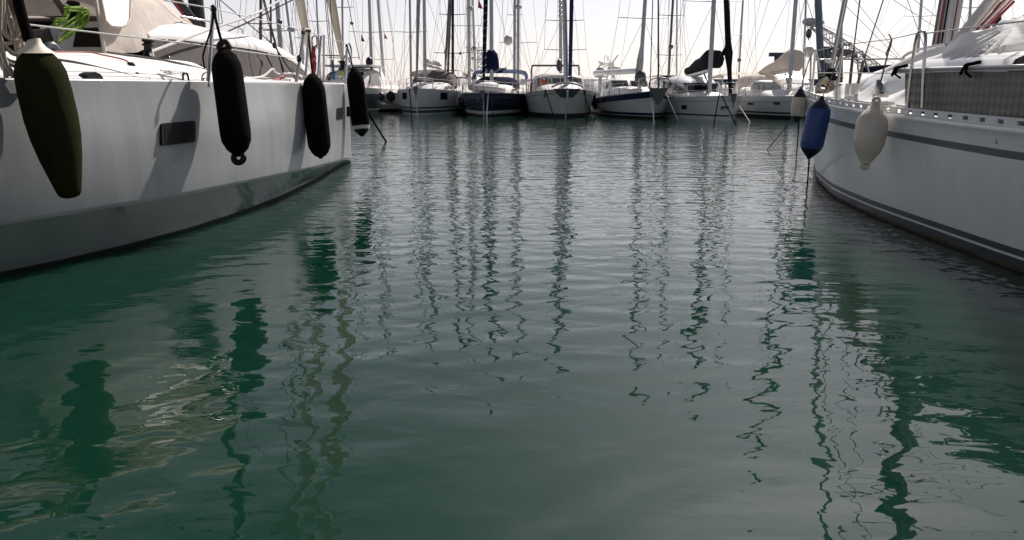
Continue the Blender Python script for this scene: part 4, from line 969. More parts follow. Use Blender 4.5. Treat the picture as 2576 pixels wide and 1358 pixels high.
B_.tube([B_.m0 + B_.md * 1.65 + V((.1, .1, 0)), B_.w(.25, 7.4, 3.25), B_.w(.2, 9.5, 3.2)], [.16, .15, .08], rope_white, 'sail_cover', 8)
B_.tube([B_.m0 + V((-.4, -.6, .5)), B_.m0 + V((.5, -.6, .42))], .035, alu_light, 'mast_winch')
B_.pulpit(); B_.rails(); B_.anchor()
B_.line(-.5, .5, 1.6, (1025, 288), 'black mooring line slanting left from the bow of the sloop with square ports'); B_.line(-.5, .5, 1.6, (1037, 318), 'black mooring line hanging steeply in front of the sloop with square ports')
ffend(1148, 232, 1149, 262, yb + 5.2, 13, 'narrow dark fender on the right side of the sloop with square ports', blk_fab)
ffend(1163, 238, 1164, 270, yb + 3, 22, 'big navy fender wedged between the white sloop and the navy yacht', navy_vinyl)

# ---- C: navy yacht with a dinghy on its foredeck
yc = yof(1216, 294)
C_ = Boat('sailing_yacht', 'dark navy yacht with a white boot stripe and a blue bimini', 'sailboat', at(1216, 294, yc), R(-5), 12, 4.15, 1.40, 1.24, um=.5, pw=1.9, rake=.25)
C_.hull([('t', 0), ('t', -.05), ('t', -.26), ('t', -.29), ('z', .32), ('z', .14), ('z', .08), ('z', -.02), ('z', -.4)], [1, 0, 2, 0, 1, 3, 3, 3], [navy, gel_dull, stripe_grey, antifoul])
C_.deck(); C_.cabin([(3.4, .6, 1.2, 1.3), (4.2, 1.1, 1.2, 1.62), (6, 1.35, 1.2, 1.8), (8.6, 1.4, 1.15, 1.82)])
mb = MB()
for sd in (-1, 1): mb.prism([C_.w(sd * 1.18, 4.6, 1.35), C_.w(sd * 1.36, 7.5, 1.35), C_.w(sd * 1.33, 7.3, 1.55), C_.w(sd * 1.22, 5, 1.55)], C_.Q @ V((sd * .04, 0, 0)))
mb.build('window', glass_dk, C_.root)
C_.arch([(6.3, 1.4, 1.5, 1.8), (6.8, 1.4, 1.55, 2.25), (7.5, 1.45, 1.55, 2.35), (8.4, 1.45, 1.55, 2.3)], navy_fab, 'sprayhood')
C_.arch([(8.4, 1.8, 2.1, 2.58, .45), (9.4, 1.9, 2.25, 2.86, .45), (10.8, 1.85, 2.2, 2.82, .45)], blue_fab, 'bimini')
mb = MB(); mb.tube([C_.w(-.6, 9.0, 2.76), C_.w(1.8, 9.2, 2.68)], [.05, .07], 6); mb.build('bimini_edge', cyan_fab, C_.root)
C_.mast(at(1237, 190, yc + 4.7), at(1236, 0, yc + 4.8), .13, alu, 17, 1.5, spread=((7.7, 1.1), (11.8, .9)))
C_.tube([lerp(C_.w(0, .1, 1.35), C_.m1, t) for t in (.05, .08, .3, .6, .97)], [.05, .10, .13, .12, .04], navy_fab, 'furled_genoa', 8)
mb = MB(); fa_, fb_ = C_.w(0, .1, 1.35), C_.m1; dd = (fb_ - fa_).normalized(); uu = dd.cross(V((0, 1, 0))).normalized(); vv_ = dd.cross(uu)
mb.tube([lerp(fa_, fb_, .06 + .9 * i / 300) + (uu * math.cos(i * .7) + vv_ * math.sin(i * .7)) * interp([(0, .115), (.3, .14), (.6, .13), (1, .06)], i / 300) for i in range(301)], .012, 4); mb.build('lacing', rope_white, C_.root)
C_.tube([C_.m0 + C_.md * 1.35, C_.w(.3, 10.2, 2.95)], .09, alu, 'boom')
mb = MB(); p = C_.m0 + C_.md * 1.9
mb.loft([[p + V((math.cos(k * math.pi / 5) * a * (1.12 if k in (4, 6, 9) else .85), dy, math.sin(k * math.pi / 5) * b2 + dz)) for k in range(10)] for dy, a, b2, dz in ((-.25, .2, .45, -.1), (-.1, .46, .66, -.12), (.4, .52, .7, -.1), (1.2, .5, .55, -.25), (3.5, .3, .35, -.3), (5.2, .15, .2, -.35))]); mb.build('sail_cover', navy_fab, C_.root)
C_.pulpit(); C_.rails(); C_.anchor()
pr = C_.side_pt(1200, 254); mk = letters('JOA', stripe_grey, C_.root, pr, C_.side_pt(1208, 253), V((0, 0, 1)), .42, 'lettering', V((-.03, -.06, 0)))
C_.line(.25, .3, 1.36, (1224, 297), 'white mooring line slanting down the bow of the navy yacht', rope_white, .035); C_.line(.45, .4, 1.36, (1241, 312), 'thin dark mooring line in front of the navy yacht', rope_black, .02)
dg_ = thing('inflatable_dinghy', 'upturned pale grey inflatable dinghy on the foredeck of the navy yacht', 'dinghy', C_.w(-.1, 2.3, 1.4), 0)
mb = MB(); o_ = C_.w(-.1, 2.6, 1.56)
mb.tube(cr([o_ + V((-.85, 1.6, .12)), o_ + V((-.95, .4, .1)), o_ + V((-.55, -.35, .05)), o_ + V((.05, -.55, .0)), o_ + V((.65, -.3, -.04)), o_ + V((.95, .4, -.06)), o_ + V((.9, 1.6, -.02))], 20), .2, 10); mb.build('tube', rubber, dg_)
mb = MB(); mb.ell(o_ + V((0, .7, .14)), .85, 1.1, .30, 14, 8); mb.build('floor', deck_white, dg_)
ffend(1317, 245, 1318, 278, yc + 5, 20, 'black fender between the navy yacht and the grey ketch', blk_fab)
ffend(1304, 248, 1306, 276, yc + 6.5, 12, 'slim grey fender at the stern quarter of the navy yacht', rubber)

# ---- D: grey white ketch
yd = yof(1425, 297)
D_ = Boat('ketch', 'broad grey white two masted ketch with a pilothouse and a blue furled sail', 'sailboat', at(1425, 297, yd), R(1), 12.5, 4.1, 1.60, 1.22, um=.42, pw=2.3, rake=.5)
D_.hull([('t', 0), ('t', -.10), ('t', -.22), ('t', -.26), ('z', .22), ('z', .0), ('z', -.4)], [1, 0, 2, 0, 3, 3], [gel_dull, sail_pale, stripe_grey, antifoul])
D_.deck()
D_.cabin([(3.6, 1.0, 1.3, 1.5), (4.4, 1.3, 1.3, 1.75), (5.6, 1.5, 1.25, 1.85)])
D_.cabin([(5.6, 1.45, 1.3, 2.35), (6.0, 1.62, 1.3, 2.45), (8.8, 1.65, 1.3, 2.5)], gel_dull, 'pilothouse')
mb = MB()
for x0, x1 in ((-1.35, -.55), (-.45, .45), (.55, 1.35)): mb.prism([D_.w(x0, 5.56, 1.75), D_.w(x1, 5.56, 1.75), D_.w(x1, 5.58, 2.2), D_.w(x0, 5.58, 2.2)], V((0, -.04, 0)))
mb.build('window', glass_dk, D_.root)
for x in (-1.55, 1.55): D_.tube(cr([D_.w(x, 9.4, 1.4), D_.w(x, 9.2, 2.9), D_.w(x * .9, 9.2, 3.05)], 8), .05, alu_dark, 'arch_leg')
mb = MB(); mb.box(D_.w(0, 9.2, 3.05), 3.0, .9, .1, D_.rz); mb.build('solar_panel', brown_trim, D_.root)
D_.mast(at(1424, 190, yd + 4.5), at(1420, 0, yd + 4.6), .15, alu, 16.5, 1.5, spread=((at(1422, 126, yd + 4.5).z, 1.25), (at(1420, 52, yd + 4.5).z, 1.15), (11, .9)))
mz = D_.mast; keep = (D_.m0, D_.m1, D_.md)
D_.tube([at(1434, 200, yd + 4.2), at(1438, 0, yd + 4.5), lerp(D_.m0, D_.m1, .93) + V((.12, -.1, 0))], [.11, .12, .05], blue_fab, 'furled_staysail', 8)
D_.mast(at(1411, 200, yd + 9.6), at(1410, 0, yd + 9.7), .12, alu_light, 12.5, 1.4, 'mizzen_mast', ((5.9, 1.0),), stays=False)
mb = MB()
for k in range(4):
    p = at(1410, 4 + 12 * k, yd + 9.5); mb.ell(p, .16, .2, .1, 8, 5)
mb.build('mast_fitting', alu_light, D_.root)
mb = MB(); mb.ell(at(1407, 164, yd + 8.8), .2, .5, .42, 10, 6); mb.build('mizzen_sail_cover', boot_dark, D_.root)
D_.pulpit(.62); D_.rails(.08, .95, 12, .75)
mb = MB(); mb.prism([D_.w(-.75, -.3, 1.58), D_.w(.75, -.3, 1.58), D_.w(.35, -.15, 1.12), D_.w(-.35, -.15, 1.12)], V((0, .5, 0))); mb.build('bow_platform', boot_dark, D_.root)
mb = MB(); mb.tube(cr([D_.w(-.85, -.2, 1.66), D_.w(-.5, -.45, 1.82), D_.w(0, -.5, 1.9), D_.w(.5, -.45, 1.82), D_.w(.85, -.2, 1.66)], 12), .05, 6); mb.tube([D_.w(0, -.42, 1.5), D_.w(0, -.36, .85)], .06, 6); mb.build('anchor_roller', alu_light, D_.root)
mb = MB(); mb.ell(D_.w(-1.0, 5.4, 1.98), .2, .12, .2, 8, 6); mb.build('life_jacket', orange_p, D_.root)
D_.tube([D_.w(-1.75, 5.6, 1.35), D_.w(-1.7, 5.7, 1.95)], .09, rope_red, 'rope_bag')
for x, a, px, lab in ((-1.15, .55, (1366, 292), 'slanting dark mooring line at the left of the ketch bow'), (-1.15, .6, (1398, 310), 'vertical dark mooring line at the left of the ketch bow'), (.95, .55, (1488, 300), 'slanting dark mooring line at the right of the ketch bow'), (1.05, .6, (1476, 312), 'vertical dark mooring line at the right of the ketch bow')):
    D_.line(x, a, 1.55, px, lab)
ffend(1490, 236, 1491, 264, yd + 4.4, 17, 'square shouldered black fender on the right side of the ketch', blk_fab, prof=[(0, .6), (.06, .95), (.2, 1), (.8, 1), (.94, .95), (1, .6)])
ffend(1497, 244, 1498, 276, yd + 5.5, 16, 'black fender between the ketch and the blue banded yacht', navy_vinyl)

# ---- F: white yacht with dark blue sheer band
yf = yof(1653, 300)
F_ = Boat('sailing_yacht', 'white yacht with a broad dark blue band under its rail and a wind generator', 'sailboat', at(1653, 300, yf), R(4), 12.5, 4.0, 1.50, 1.02, um=.48, pw=2.1, rake=.9)
F_.hull([('t', 0), ('t', -.05), ('t', -.36), ('t', -.46), ('t', -.49), ('z', .30), ('z', .16), ('z', .12), ('z', .0), ('z', -.4)], [2, 1, 0, 2, 0, 1, 2, 3, 3], [gel_cool, blue_band, gel_dull, antifoul])
F_.deck(); F_.cabin([(3.2, .6, 1.1, 1.25), (4.2, 1.1, 1.1, 1.5), (6, 1.3, 1.05, 1.65), (7.6, 1.35, 1.0, 1.68)])
F_.cabin([(7.0, 1.15, 1.3, 1.75), (7.5, 1.3, 1.2, 2.1), (8.2, 1.35, 1.1, 2.2), (9.4, 1.35, 1.1, 2.2)], gel_white, 'doghouse')
mb = MB()
for x0, x1 in ((-1.1, -.1), (.1, 1.1)): mb.prism([F_.w(x0, 6.95, 1.72), F_.w(x1, 6.95, 1.72), F_.w(x1, 7.38, 2.05), F_.w(x0, 7.38, 2.05)], V((0, -.05, .03)))
mb.prism([F_.w(-1.33, 7.6, 1.6), F_.w(-1.36, 9.2, 1.6), F_.w(-1.3, 9.1, 2.0), F_.w(-1.27, 7.7, 2.0)], V((-.04, 0, 0)))
mb.build('window', glass_dk, F_.root)
F_.mast(at(1612, 165, yf + 4.6), at(1623, 0, yf + 4.6), .12, alu, 17, 1.3, spread=((at(1619, 46, yf + 4.6).z, 1.45), (11.5, 1.1)))
F_.tube([at(1605, 205, yf + 5), at(1611, 150, yf + 5), at(1617, 100, yf + 5)], [.22, .2, .08], sail_pale, 'mast_rope_bag', 8)
F_.tube([at(1612, 180, yf + 5), at(1560, 182, yf + 9.5), at(1496 + 0, 184, yf + 9.6)] if False else [at(1604, 178, yf + 5), at(1497 + 0, 184, yf + 10)], .17, gel_white, 'boom', 8)
hub = at(1537, 161, yf + 11)
wg = F_.tube([F_.w(-1.0, 11.5, 1.1), at(1537, 168, yf + 11)], .05, alu_light, 'generator_pole')
mb = MB(); mb.tube([hub + V((.05, -.3, 0)), hub + V((-.1, .5, 0))], [.14, .1], 8)
for a in (55, 125, 335, 200, 270): mb.prism([hub + V((.04, -.3, 0)), hub + V((-.04, -.3, .05)), hub + V((.72 * math.cos(R(a)) - .04, -.3, .72 * math.sin(R(a)))), hub + V((.72 * math.cos(R(a)) + .05, -.3, .72 * math.sin(R(a)) - .04))], V((0, .04, 0)))
mb.prism([hub + V((-.15, .2, .02)), hub + V((-.85, .25, .22)), hub + V((-.7, .25, .0)), hub + V((-.85, .25, -.18))], V((0, .04, 0))); mb.build('wind_generator', gel_white, F_.root)
rpt = at(1540, 0, yf + 12).x
mb = MB(); q = at(1543, 173, yf + 12.3); mb.tube([V((q.x, q.y, 1.0)), q], .12, 8); mb.build('radar_pole', alu_light, F_.root)
mb = MB(); mb.lathe(q + V((0, 0, -.12)), q + V((0, 0, .16)), [(0, .14), (.4, .42), (.7, .42), (1, .3)], 14); mb.tube([q, q + V((0, 0, .45))], .03, 5); mb.tube([q + V((-.3, 0, 0)), q + V((-.42, 0, .75)), q + V((-.3, 0, .8))], .02, 5); mb.tube([q + V((-.42, 0, .4)), q + V((-.62, 0, .45)), q + V((-.62, 0, .85))], .02, 5); mb.build('radar', gel_dull, F_.root)
mb = MB(); mb.ell(at(1611, 196, yf + 4.5), .35, .3, .45, 8, 6); mb.build('rope_bag', boot_dark, F_.root)
F_.pulpit(.7); F_.rails(.1, .95, 9)
mb = MB(); p = F_.w(0, -.15, 1.5); mb.prism([p + V((-.5, 0, .12)), p + V((.5, 0, .12)), p + V((.28, 0, -.3)), p + V((.05, 0, -.75)), p + V((-.05, 0, -.75)), p + V((-.28, 0, -.3))], V((0, .35, 0))); mb.tube(cr([p + V((-.55, -.1, .1)), p + V((-.5, -.2, .5)), p + V((0, -.25, .65)), p + V((.5, -.2, .5)), p + V((.55, -.1, .1))], 14), .03, 6); mb.build('bow_roller', boot_dark, F_.root)
F_.tube([F_.w(0, -.1, 1.5), F_.w(0, .1, 2.3), lerp(F_.m0, F_.m1, .97)], [.07, .05, .03], alu_dark, 'furled_genoa', 6)
F_.tube([F_.w(-.15, 1.2, 1.4), at(1642, 0, yf + 3)], .03, alu_dark, 'inner_forestay', 5)
for x, a, px, lab in ((-.9, .6, (1568, 291), 'black mooring line slanting left under the blue band of the white yacht'), (-.35, .3, (1646, 311), 'pale mooring line crossing the bow of the blue banded yacht'), (.45, .3, (1709, 311), 'long pale mooring line right of the blue banded yacht bow'), (.2, .3, (1646, 292), 'dark mooring line close to the stem of the blue banded yacht')):
    F_.line(x, a, 1.42, px, lab, rope_grey if 'pale' in lab else rope_black, .022)
ffend(1519, 244, 1517, 280, yf + 6.5, 17, 'leaning dark fender at the left end of the blue banded yacht', navy_vinyl)
ffend(1533, 247, 1534, 270, yf + 5, 13, 'pointed black fender, second from the left on the blue banded yacht', blk_fab)
ffend(1558, 244, 1561, 264, yf + 4, 20, 'wide black fender below the blue band, third from the left', navy_vinyl)
ffend(1688, 248, 1687, 278, yf + 5, 18, 'navy fender between the blue banded yacht and the sloop with charcoal sail cover', navy_vinyl)

# ---- G: white sloop with charcoal sail cover
yg = yof(1838, 304)
G_ = Boat('sailing_yacht', 'white sloop with a charcoal sail cover on its boom and dark wraparound cabin windows', 'sailboat', at(1838, 304, yg), R(5), 12.3, 4.1, 1.26, 1.05, um=.45, pw=2.0, rake=.1)
G_.hull([('t', 0), ('t', -.05), ('t', -.24), ('t', -.26), ('z', .28), ('z', .20), ('z', .14), ('z', -.02), ('z', -.4)], [0, 0, 1, 0, 2, 0, 0, 3], [gel_cool, stripe_grey, antifoul, antifoul])
G_.deck(); G_.cabin([(3.4, .7, 1.0, 1.15), (4.6, 1.2, 1.0, 1.4), (6, 1.4, 1.0, 1.45)])
G_.cabin([(4.6, .7, 1.15, 1.3), (5.2, 1.15, 1.1, 1.9), (6.3, 1.4, 1.05, 2.2), (8.2, 1.45, 1.0, 2.28), (10.0, 1.45, 1.6, 2.28)], gel_white, 'deckhouse')
mb = MB(); us_ = [(4.62, .72, 1.32), (5.0, 1.05, 1.6), (5.6, 1.3, 1.85), (6.4, 1.42, 1.98), (7.6, 1.45, 2.0)]
for sd in (-1, 1): mb.loft([[G_.w(sd * (hw + .04), a, 1.32), G_.w(sd * (hw + .02), a - .02, zt)] for a, hw, zt in us_], False, False)
mb.prism([G_.w(-.7, 4.52, 1.34), G_.w(.7, 4.52, 1.34), G_.w(1.0, 5.12, 1.85), G_.w(-1.0, 5.12, 1.85)], V((0, -.06, .04)))
mb.build('window', glass_dk, G_.root)
mb = MB(); mb.box(G_.w(-1.0, 9.2, 2.33), .9, 2.0, .06, G_.rz); mb.build('roof_hatch', brown_trim, G_.root)
G_.mast(at(1788, 155, yg + 4.6), at(1796, 0, yg + 4.6), .13, alu, 17, 1.2, spread=((at(1794, 4, yg + 4.6).z, 1.65), (11.5, 1.2)))
bm0, bm1 = at(1784, 178, yg + 5), at(1728, 193, yg + 10)
G_.tube([bm0, bm1], .14, gel_white, 'boom', 8)
mb = MB(); rg = []
for i in range(10):
    t = i / 9; p = lerp(bm0, bm1, t) + V((0, 0, .12)); h = lerp(1.05, .38, t) + .06 * math.sin(t * 14); hw = lerp(.34, .2, t)
    rg.append([p + V((math.cos(k * math.pi / 5) * hw, 0, h * (.5 + .5 * math.sin(k * math.pi / 5)))) for k in range(10)])
p = bm0 + V((.35, -.4, .1)); rg.insert(0, [p + V((math.cos(k * math.pi / 5) * .36, 0, 1.0 * (.5 + .5 * math.sin(k * math.pi / 5)))) for k in range(10)])
mb.loft(rg); mb.build('sail_cover', dark_fab, G_.root)
mb = MB(); mb.prism([at(1722, 187, yg + 9.8), at(1730, 180, yg + 9.8), at(1737, 174, yg + 9.8), at(1732, 186, yg + 9.8)], V((0, .04, 0))); mb.build('ensign', red_flag, G_.root)
G_.tube([at(1770, 180, yg + 5.2), at(1784, 222, yg + 5)], .05, alu_light, 'boom_vang')
f0, f1 = G_.w(0, .25, 1.3), at(1827, 0, yg + 1.4); dd = (f1 - f0) / (f1.z - f0.z); G_.m1 = G_.m1
G_.tube([f0, f0 + dd * 1.3, f0 + dd * 2.0, f0 + dd * 2.6, f0 + dd * 5, f0 + dd * 10, f0 + dd * 14], [.09, .13, .22, .16, .14, .12, .04], dark_fab, 'furled_genoa', 8)
mb = MB(); p = f0 + dd * 2.0; mb.prism([p + V((-.1, 0, .5)), p + V((-.42, 0, -.05)), p + V((-.1, 0, -.1))], V((0, .1, 0))); mb.build('genoa_clew', dark_fab, G_.root)
G_.hport(1721, 269, 13, 10); G_.hport(1823, 272, 20, 10)
G_.hport(1775, 252, 26, 2.5, gel_white)
G_.pulpit(.62); G_.rails(.1, .95, 8); G_.anchor()
mb = MB(); mb.tube(cr([at(1766 + 44, 240, yg + 1), at(1768 + 46, 214, yg + 1), at(1824, 213, yg + 1), at(1832, 238, yg + 1)], 10), .03, 6); mb.build('bow_hoop', steel, G_.root)
G_.line(-.5, .5, 1.24, (1795, 318), 'black mooring line going straight down before the charcoal covered sloop'); G_.line(-.4, .4, 1.24, (1853, 318), 'black mooring line slanting right before the charcoal covered sloop')
ffend(1740, 247, 1738, 274, yg + 4.6, 18, 'lens shaped black fender on the charcoal covered sloop topside', blk_fab)
ffend(1850, 258, 1849, 281, yg + 3.4, 16, 'black fender between the charcoal covered sloop and the beige covered sloop', blk_fab)

# ---- H: white sloop with beige covers
H_ = Boat('sailing_yacht', 'white sloop with oval ports and beige canvas over its boom and cockpit', 'sailboat', V((15.3, 42.5, 0)), R(2), 12.3, 4.1, 1.22, 1.15, um=.5, pw=2.0, rake=.3)
H_.hull([('t', 0), ('t', -.04), ('t', -.30), ('t', -.325), ('z', .34), ('z', .24), ('z', .17), ('z', -.02), ('z', -.4)], [0, 0, 1, 0, 2, 0, 3, 3], [gel_cool, stripe_grey, antifoul, antifoul])
H_.deck(); H_.cabin([(3.2, .6, 1.1, 1.2), (4.4, 1.15, 1.1, 1.5), (6, 1.35, 1.1, 1.62), (8.5, 1.4, 1.1, 1.65)])
H_.arch([(6.6, 1.35, 1.5, 1.7), (7.0, 1.38, 1.55, 2.3), (7.4, 1.4, 1.55, 2.4)], beige_fab, 'sprayhood')
H_.arch([(8.8, 1.75, 2.2, 2.45, .5), (9.8, 1.8, 2.25, 2.6, .5), (11.3, 1.8, 2.2, 2.5, .5)], beige_fab, 'bimini')
for x in (-1.75, 1.75): H_.tube([H_.w(x, 9, 1.2), H_.w(x, 9, 2.4)], .03, steel, 'bimini_frame')
mb = MB(); mb.prism([H_.w(-1.3, 8.6, 1.3), H_.w(1.3, 8.6, 1.3), H_.w(1.3, 8.6, 2.0), H_.w(-1.3, 8.6, 2.0)], V((0, .08, 0))); mb.build('companionway', blk, H_.root)
H_.mast(at(1990, 160, 47), at(2002, 0, 47), .125, alu, 17, 1.2, spread=((7.5, 1.2), (11.6, 1.0)))
c0, c1 = at(1987, 176, 47.4), at(1914, 190, 52)
H_.tube([c0, c1], .12, beige_fab, 'boom', 8)
mb = MB(); rg = []
for i in range(10):
    t = i / 9; p = lerp(c0, c1, t) + V((0, 0, .05)); h = lerp(1.15, .3, t ** .8) + .04 * math.sin(t * 11); hw = lerp(.4, .2, t)
    rg.append([p + V((math.cos(k * math.pi / 5) * hw, 0, h * (.5 + .5 * math.sin(k * math.pi / 5)))) for k in range(10)])
rg.insert(0, [c0 + V((.25, -.5, -.1)) + V((math.cos(k * math.pi / 5) * .4, 0, 1.2 * (.5 + .5 * math.sin(k * math.pi / 5)))) for k in range(10)])
mb.loft(rg); mb.build('sail_cover', beige_fab, H_.root)
H_.tube([at(1975, 186, 47.5), at(1985, 222, 47)], .05, alu, 'boom_vang')
H_.hport(1888, 261, 14, 6); H_.hport(1954, 260, 16, 6)
H_.pulpit(); H_.rails(.1, .95, 8)
dg2 = thing('inflatable_dinghy', 'rolled pale grey dinghy standing on the deck of the beige covered sloop', 'dinghy', at(1925, 235, 47), 0)
mb = MB(); p0, p1 = at(1890, 224, 47.5), at(1966, 222, 47.5); mb.lathe(p0, p1, [(0, .15), (.06, .42), (.3, .5), (.65, .48), (.85, .3), (1, .08)], 14); mb.build('tube', rubber, dg2)
mb = MB(); mb.tube([at(1909, 213, 47.0), at(1910, 234, 46.9)], .02, 5); mb.tube([at(1922, 213, 47.0), at(1918, 234, 46.9)], .02, 5); mb.build('strap', rope_grey, dg2)
ffend(1876, 247, 1875, 272, 47, 16, 'tall beige white fender near the left oval port', white_vinyl, prof=[(0, .5), (.1, .9), (.3, 1), (.8, 1), (.93, .8), (1, .3)])
hl = at(1854, 252, 45.5) - H_.bow
H_.line(hl.x, hl.y, hl.z, (1888, 310), 'beige mooring line slanting right in front of the beige covered sloop', rope_beige, .025)

# ---- I: white yacht with a black bimini behind the right yacht's bow, big grey mast
I_ = Boat('sailing_yacht', 'white yacht with a black bimini behind the right yacht foredeck', 'sailboat', V((14.2, 27.5, 0)), R(-38), 11, 3.8, 1.95, 1.85, um=.5)
I_.hull([('t', 0), ('t', -.08), ('t', -.42), ('t', -.47), ('z', .3), ('z', .2), ('z', -.4)], [0, 1, 2, 1, 2, 2], [gel_white, gel_cool, stripe_grey])
I_.deck(); I_.cabin([(4, .8, 1.8, 1.9), (5, 1.2, 1.8, 2.15), (8, 1.3, 1.8, 2.2)])
mb = MB(); hs_ = []
for a, dz in ((0, 0), (.9, .1), (1.8, 0)):
    hs_.append(cr([at(X, Y + (10 if a == 0 else -8 if a < 1 else -3), 32 + a) for X, Y in ((2077, 158), (2081, 146), (2098, 134), (2125, 131), (2150, 136), (2158, 148), (2160, 165))], 13))
mb.loft(hs_, False, False); mb.build('bimini', blk_fab, I_.root)
for px in (((2098, 190), (2112, 150), (2120, 134)), ((2158, 162), (2162, 200)), ((2113, 150), (2160, 132), (2170, 132), (2186, 185))):
    I_.tube(cr([at(X, Y, 31.6) for X, Y in px], 8), .04, steel, 'frame_tube')
mt0, mt1 = at(2066, 190, 34), at(2058, 0, 34)
I_.mast(mt0, mt1, .15, mat('blue_grey_mast', (.16, .19, .22), .4, .3, .15, 2), 16, 1.9, spread=((7, 1.0),))

# ---- J: yacht with a blue boom cover further back
J_ = Boat('sailing_yacht', 'white yacht with a long blue boom cover in the distance on the right', 'sailboat', at(2150, 268, 62) * 1.0, R(-20), 12, 3.9, 1.5, 1.4)
J_.hull([('t', 0), ('t', -.1), ('z', .3), ('z', .1), ('z', -.4)], [0, 0, 1, 1], [gel_white, blue_band]); J_.deck(); J_.cabin([(4, .8, 1.3, 1.5), (5, 1.2, 1.3, 2.0), (9, 1.3, 1.3, 2.1)])
mb = MB(); ja, jb = at(2168, 176, 60), at(2300, 170, 64); rg = []
for i in range(8):
    t = i / 7; p = lerp(ja, jb, t); rg.append([p + V((0, math.cos(k * math.pi / 4) * .2, math.sin(k * math.pi / 4) * lerp(.22, .36, t) * (1 + .12 * math.sin(5 * t)))) for k in range(8)])
mb.loft(rg); mb.build('sail_cover', navy_fab, J_.root)
J_.mast(at(2304, 200, 64), at(2318, 0, 64), .11, alu_light, 16, 1.5, spread=((7, 1.1),))

# ---- other yachts further back: hull mostly hidden, mast and rigging in view
def back_yacht(label, Xb, Xt, y, wpx, m, spread=(), H=16.5, extras=(), hullm=None, x_off=0, L_=11, zb=1.35, rz=0, furl=None, shrouds=True):
    p, q = at(Xb, 200, y), at(Xt, 0, y)
    b = Boat('sailing_yacht', label, 'sailboat', V((p.x + x_off, y - 4.3, 0)), rz, L_, 3.6, zb, zb * .88, 'yachts moored further back')
    b.hull([('t', 0), ('t', -.1), ('z', .28), ('z', .12), ('z', -.4)], [0, 0, 1, 1], [hullm or gel_cool, boot_dark]); b.deck()
    b.cabin([(3.2, .6, zb - .15, zb), (4.2, 1.0, zb - .15, zb + .35), (8, 1.2, zb - .2, zb + .45)])
    sp = []
    for Y, hw in spread: sp.append((at(lerp(Xb, Xt, (200 - Y) / 200), Y, y).z, hw / 2000 * y))
    b.mast(p, q, wpx / 2000 * y / 2, m, H, zb, spread=sp, shrouds=shrouds)
    for kind, X, Y, r_ in extras:
        c = at(X, Y, y - .3); mb = MB()
        if kind == 'radar': mb.lathe(c - V((0, 0, r_ * .6)), c + V((0, 0, r_ * .6)), [(0, r_ * .7), (.3, r_), (.7, r_), (1, r_ * .6)], 12); mb.build('radar', gel_dull, b.root)
        if kind == 'ball': mb.ell(c, r_, r_, r_ * 1.15, 10, 8); mb.build('radar_reflector', gel_dull, b.root)
        if kind == 'flag': mb.prism([c + V((-r_ * .2, 0, r_)), c + V((r_ * .7, 0, -r_)), c + V((-r_ * .3, 0, -r_ * .8))], V((0, .03, 0))); mb.build('flag', red_flag, b.root)
        if kind == 'lamp': mb.ell(c, r_, r_, r_, 8, 6); mb.build('mast_lamp', alu_dark, b.root)
    if furl:
        m_, X0, Y0, X1, r_ = furl; f0_ = at(X0, Y0, y - 4); f1_ = at(X1, 0, y - 3.6); dd_ = (f1_ - f0_) / (f1_.z - f0_.z)
        b.tube([f0_, f0_ + dd_ * 1.0, f0_ + dd_ * 5, f0_ + dd_ * (H - 3)], [r_ * .5, r_, r_ * 1.1, r_ * .3], m_, 'furled_genoa', 7)
    return b
back_yacht('yacht with a brown wooden mast seen over the grey yacht cabin', 655, 656, 40, 7, wood_mast, ((60, 40),), 15)
back_yacht('yacht with a thin dark mast left of the thick grey mast', 682, 681, 47, 5.5, alu_dark, ((74, 30),), 15)
back_yacht('yacht with a thick grey mast carrying a black band, above the grey yacht cabin', 712, 697, 43, 12, alu, ((78, 42),), 16.5, (('lamp', 703, 55, .16), ('radar', 732, 74, .2)))
back_yacht('yacht with a leaning slim grey mast behind the cabin of the grey yacht', 744, 719, 45, 6.5, alu, ((150, 26),), 16)
back_yacht('yacht with a short grey mast with a hook shaped top', 764, 757, 52, 5, alu, ((96, 20),), 11)
back_yacht('yacht with a thin grey mast left of the furled beige sail', 806, 796, 55, 4.5, alu, ((54, 26),), 15)
back_yacht('yacht with a grey mast and short spreaders behind the bow fender', 863, 861, 56, 5.5, alu, ((19, 27), (146, 40)), 16, (('lamp', 885, 58, .12),))
back_yacht('yacht with a pale mast rising behind the white motor yacht, red flag at its spreader', 936, 929, 60, 8.5, alu_light, ((81, 53),), 18, (('flag', 911, 95, .28),))
back_yacht('yacht with a leaning pale mast at the right of the motor yacht', 966, 951, 63, 8, alu_light, ((150, 30),), 17, (('flag', 969, 90, .24),))
back_yacht('yacht with a slim grey mast between the motor yacht and the white sloop', 1034, 1031, 60, 6, alu, ((81, 40),), 17)
back_yacht('yacht with a dark leaning mast left of the black mast', 1126, 1134, 58, 6, alu_dark, (), 16, furl=(alu_dark, 1120, 180, 1130, .07))
back_yacht('yacht with a straight black mast and two thin spreaders', 1139, 1139, 57, 7, blk_mast, ((37, 33), (134, 46)), 17, (('lamp', 1121, 130, .12), ('lamp', 1158, 134, .1)))
back_yacht('yacht with a pale mast carrying a round radar near the top of the frame', 1181, 1179, 60, 9, alu_light, ((65, 46),), 18, (('radar', 1183, 21, .26), ('flag', 1206, 9, .36)))
back_yacht('yacht with a slim pale mast right beside the radar mast', 1196, 1189, 61, 6.5, alu_light, ((121, 24),), 16, (('lamp', 1193, 120, .15),))
back_yacht('yacht with a grey mast and a round white reflector left of it', 1294, 1295, 60, 7.5, alu, ((38, 18),), 16, (('ball', 1278, 101, .32),))
back_yacht('yacht with a pale mast with wide drooping spreaders right of the navy yacht', 1303, 1304, 58, 8, alu_light, ((108, 46),), 18, (('radar', 1304, 17, .24),))
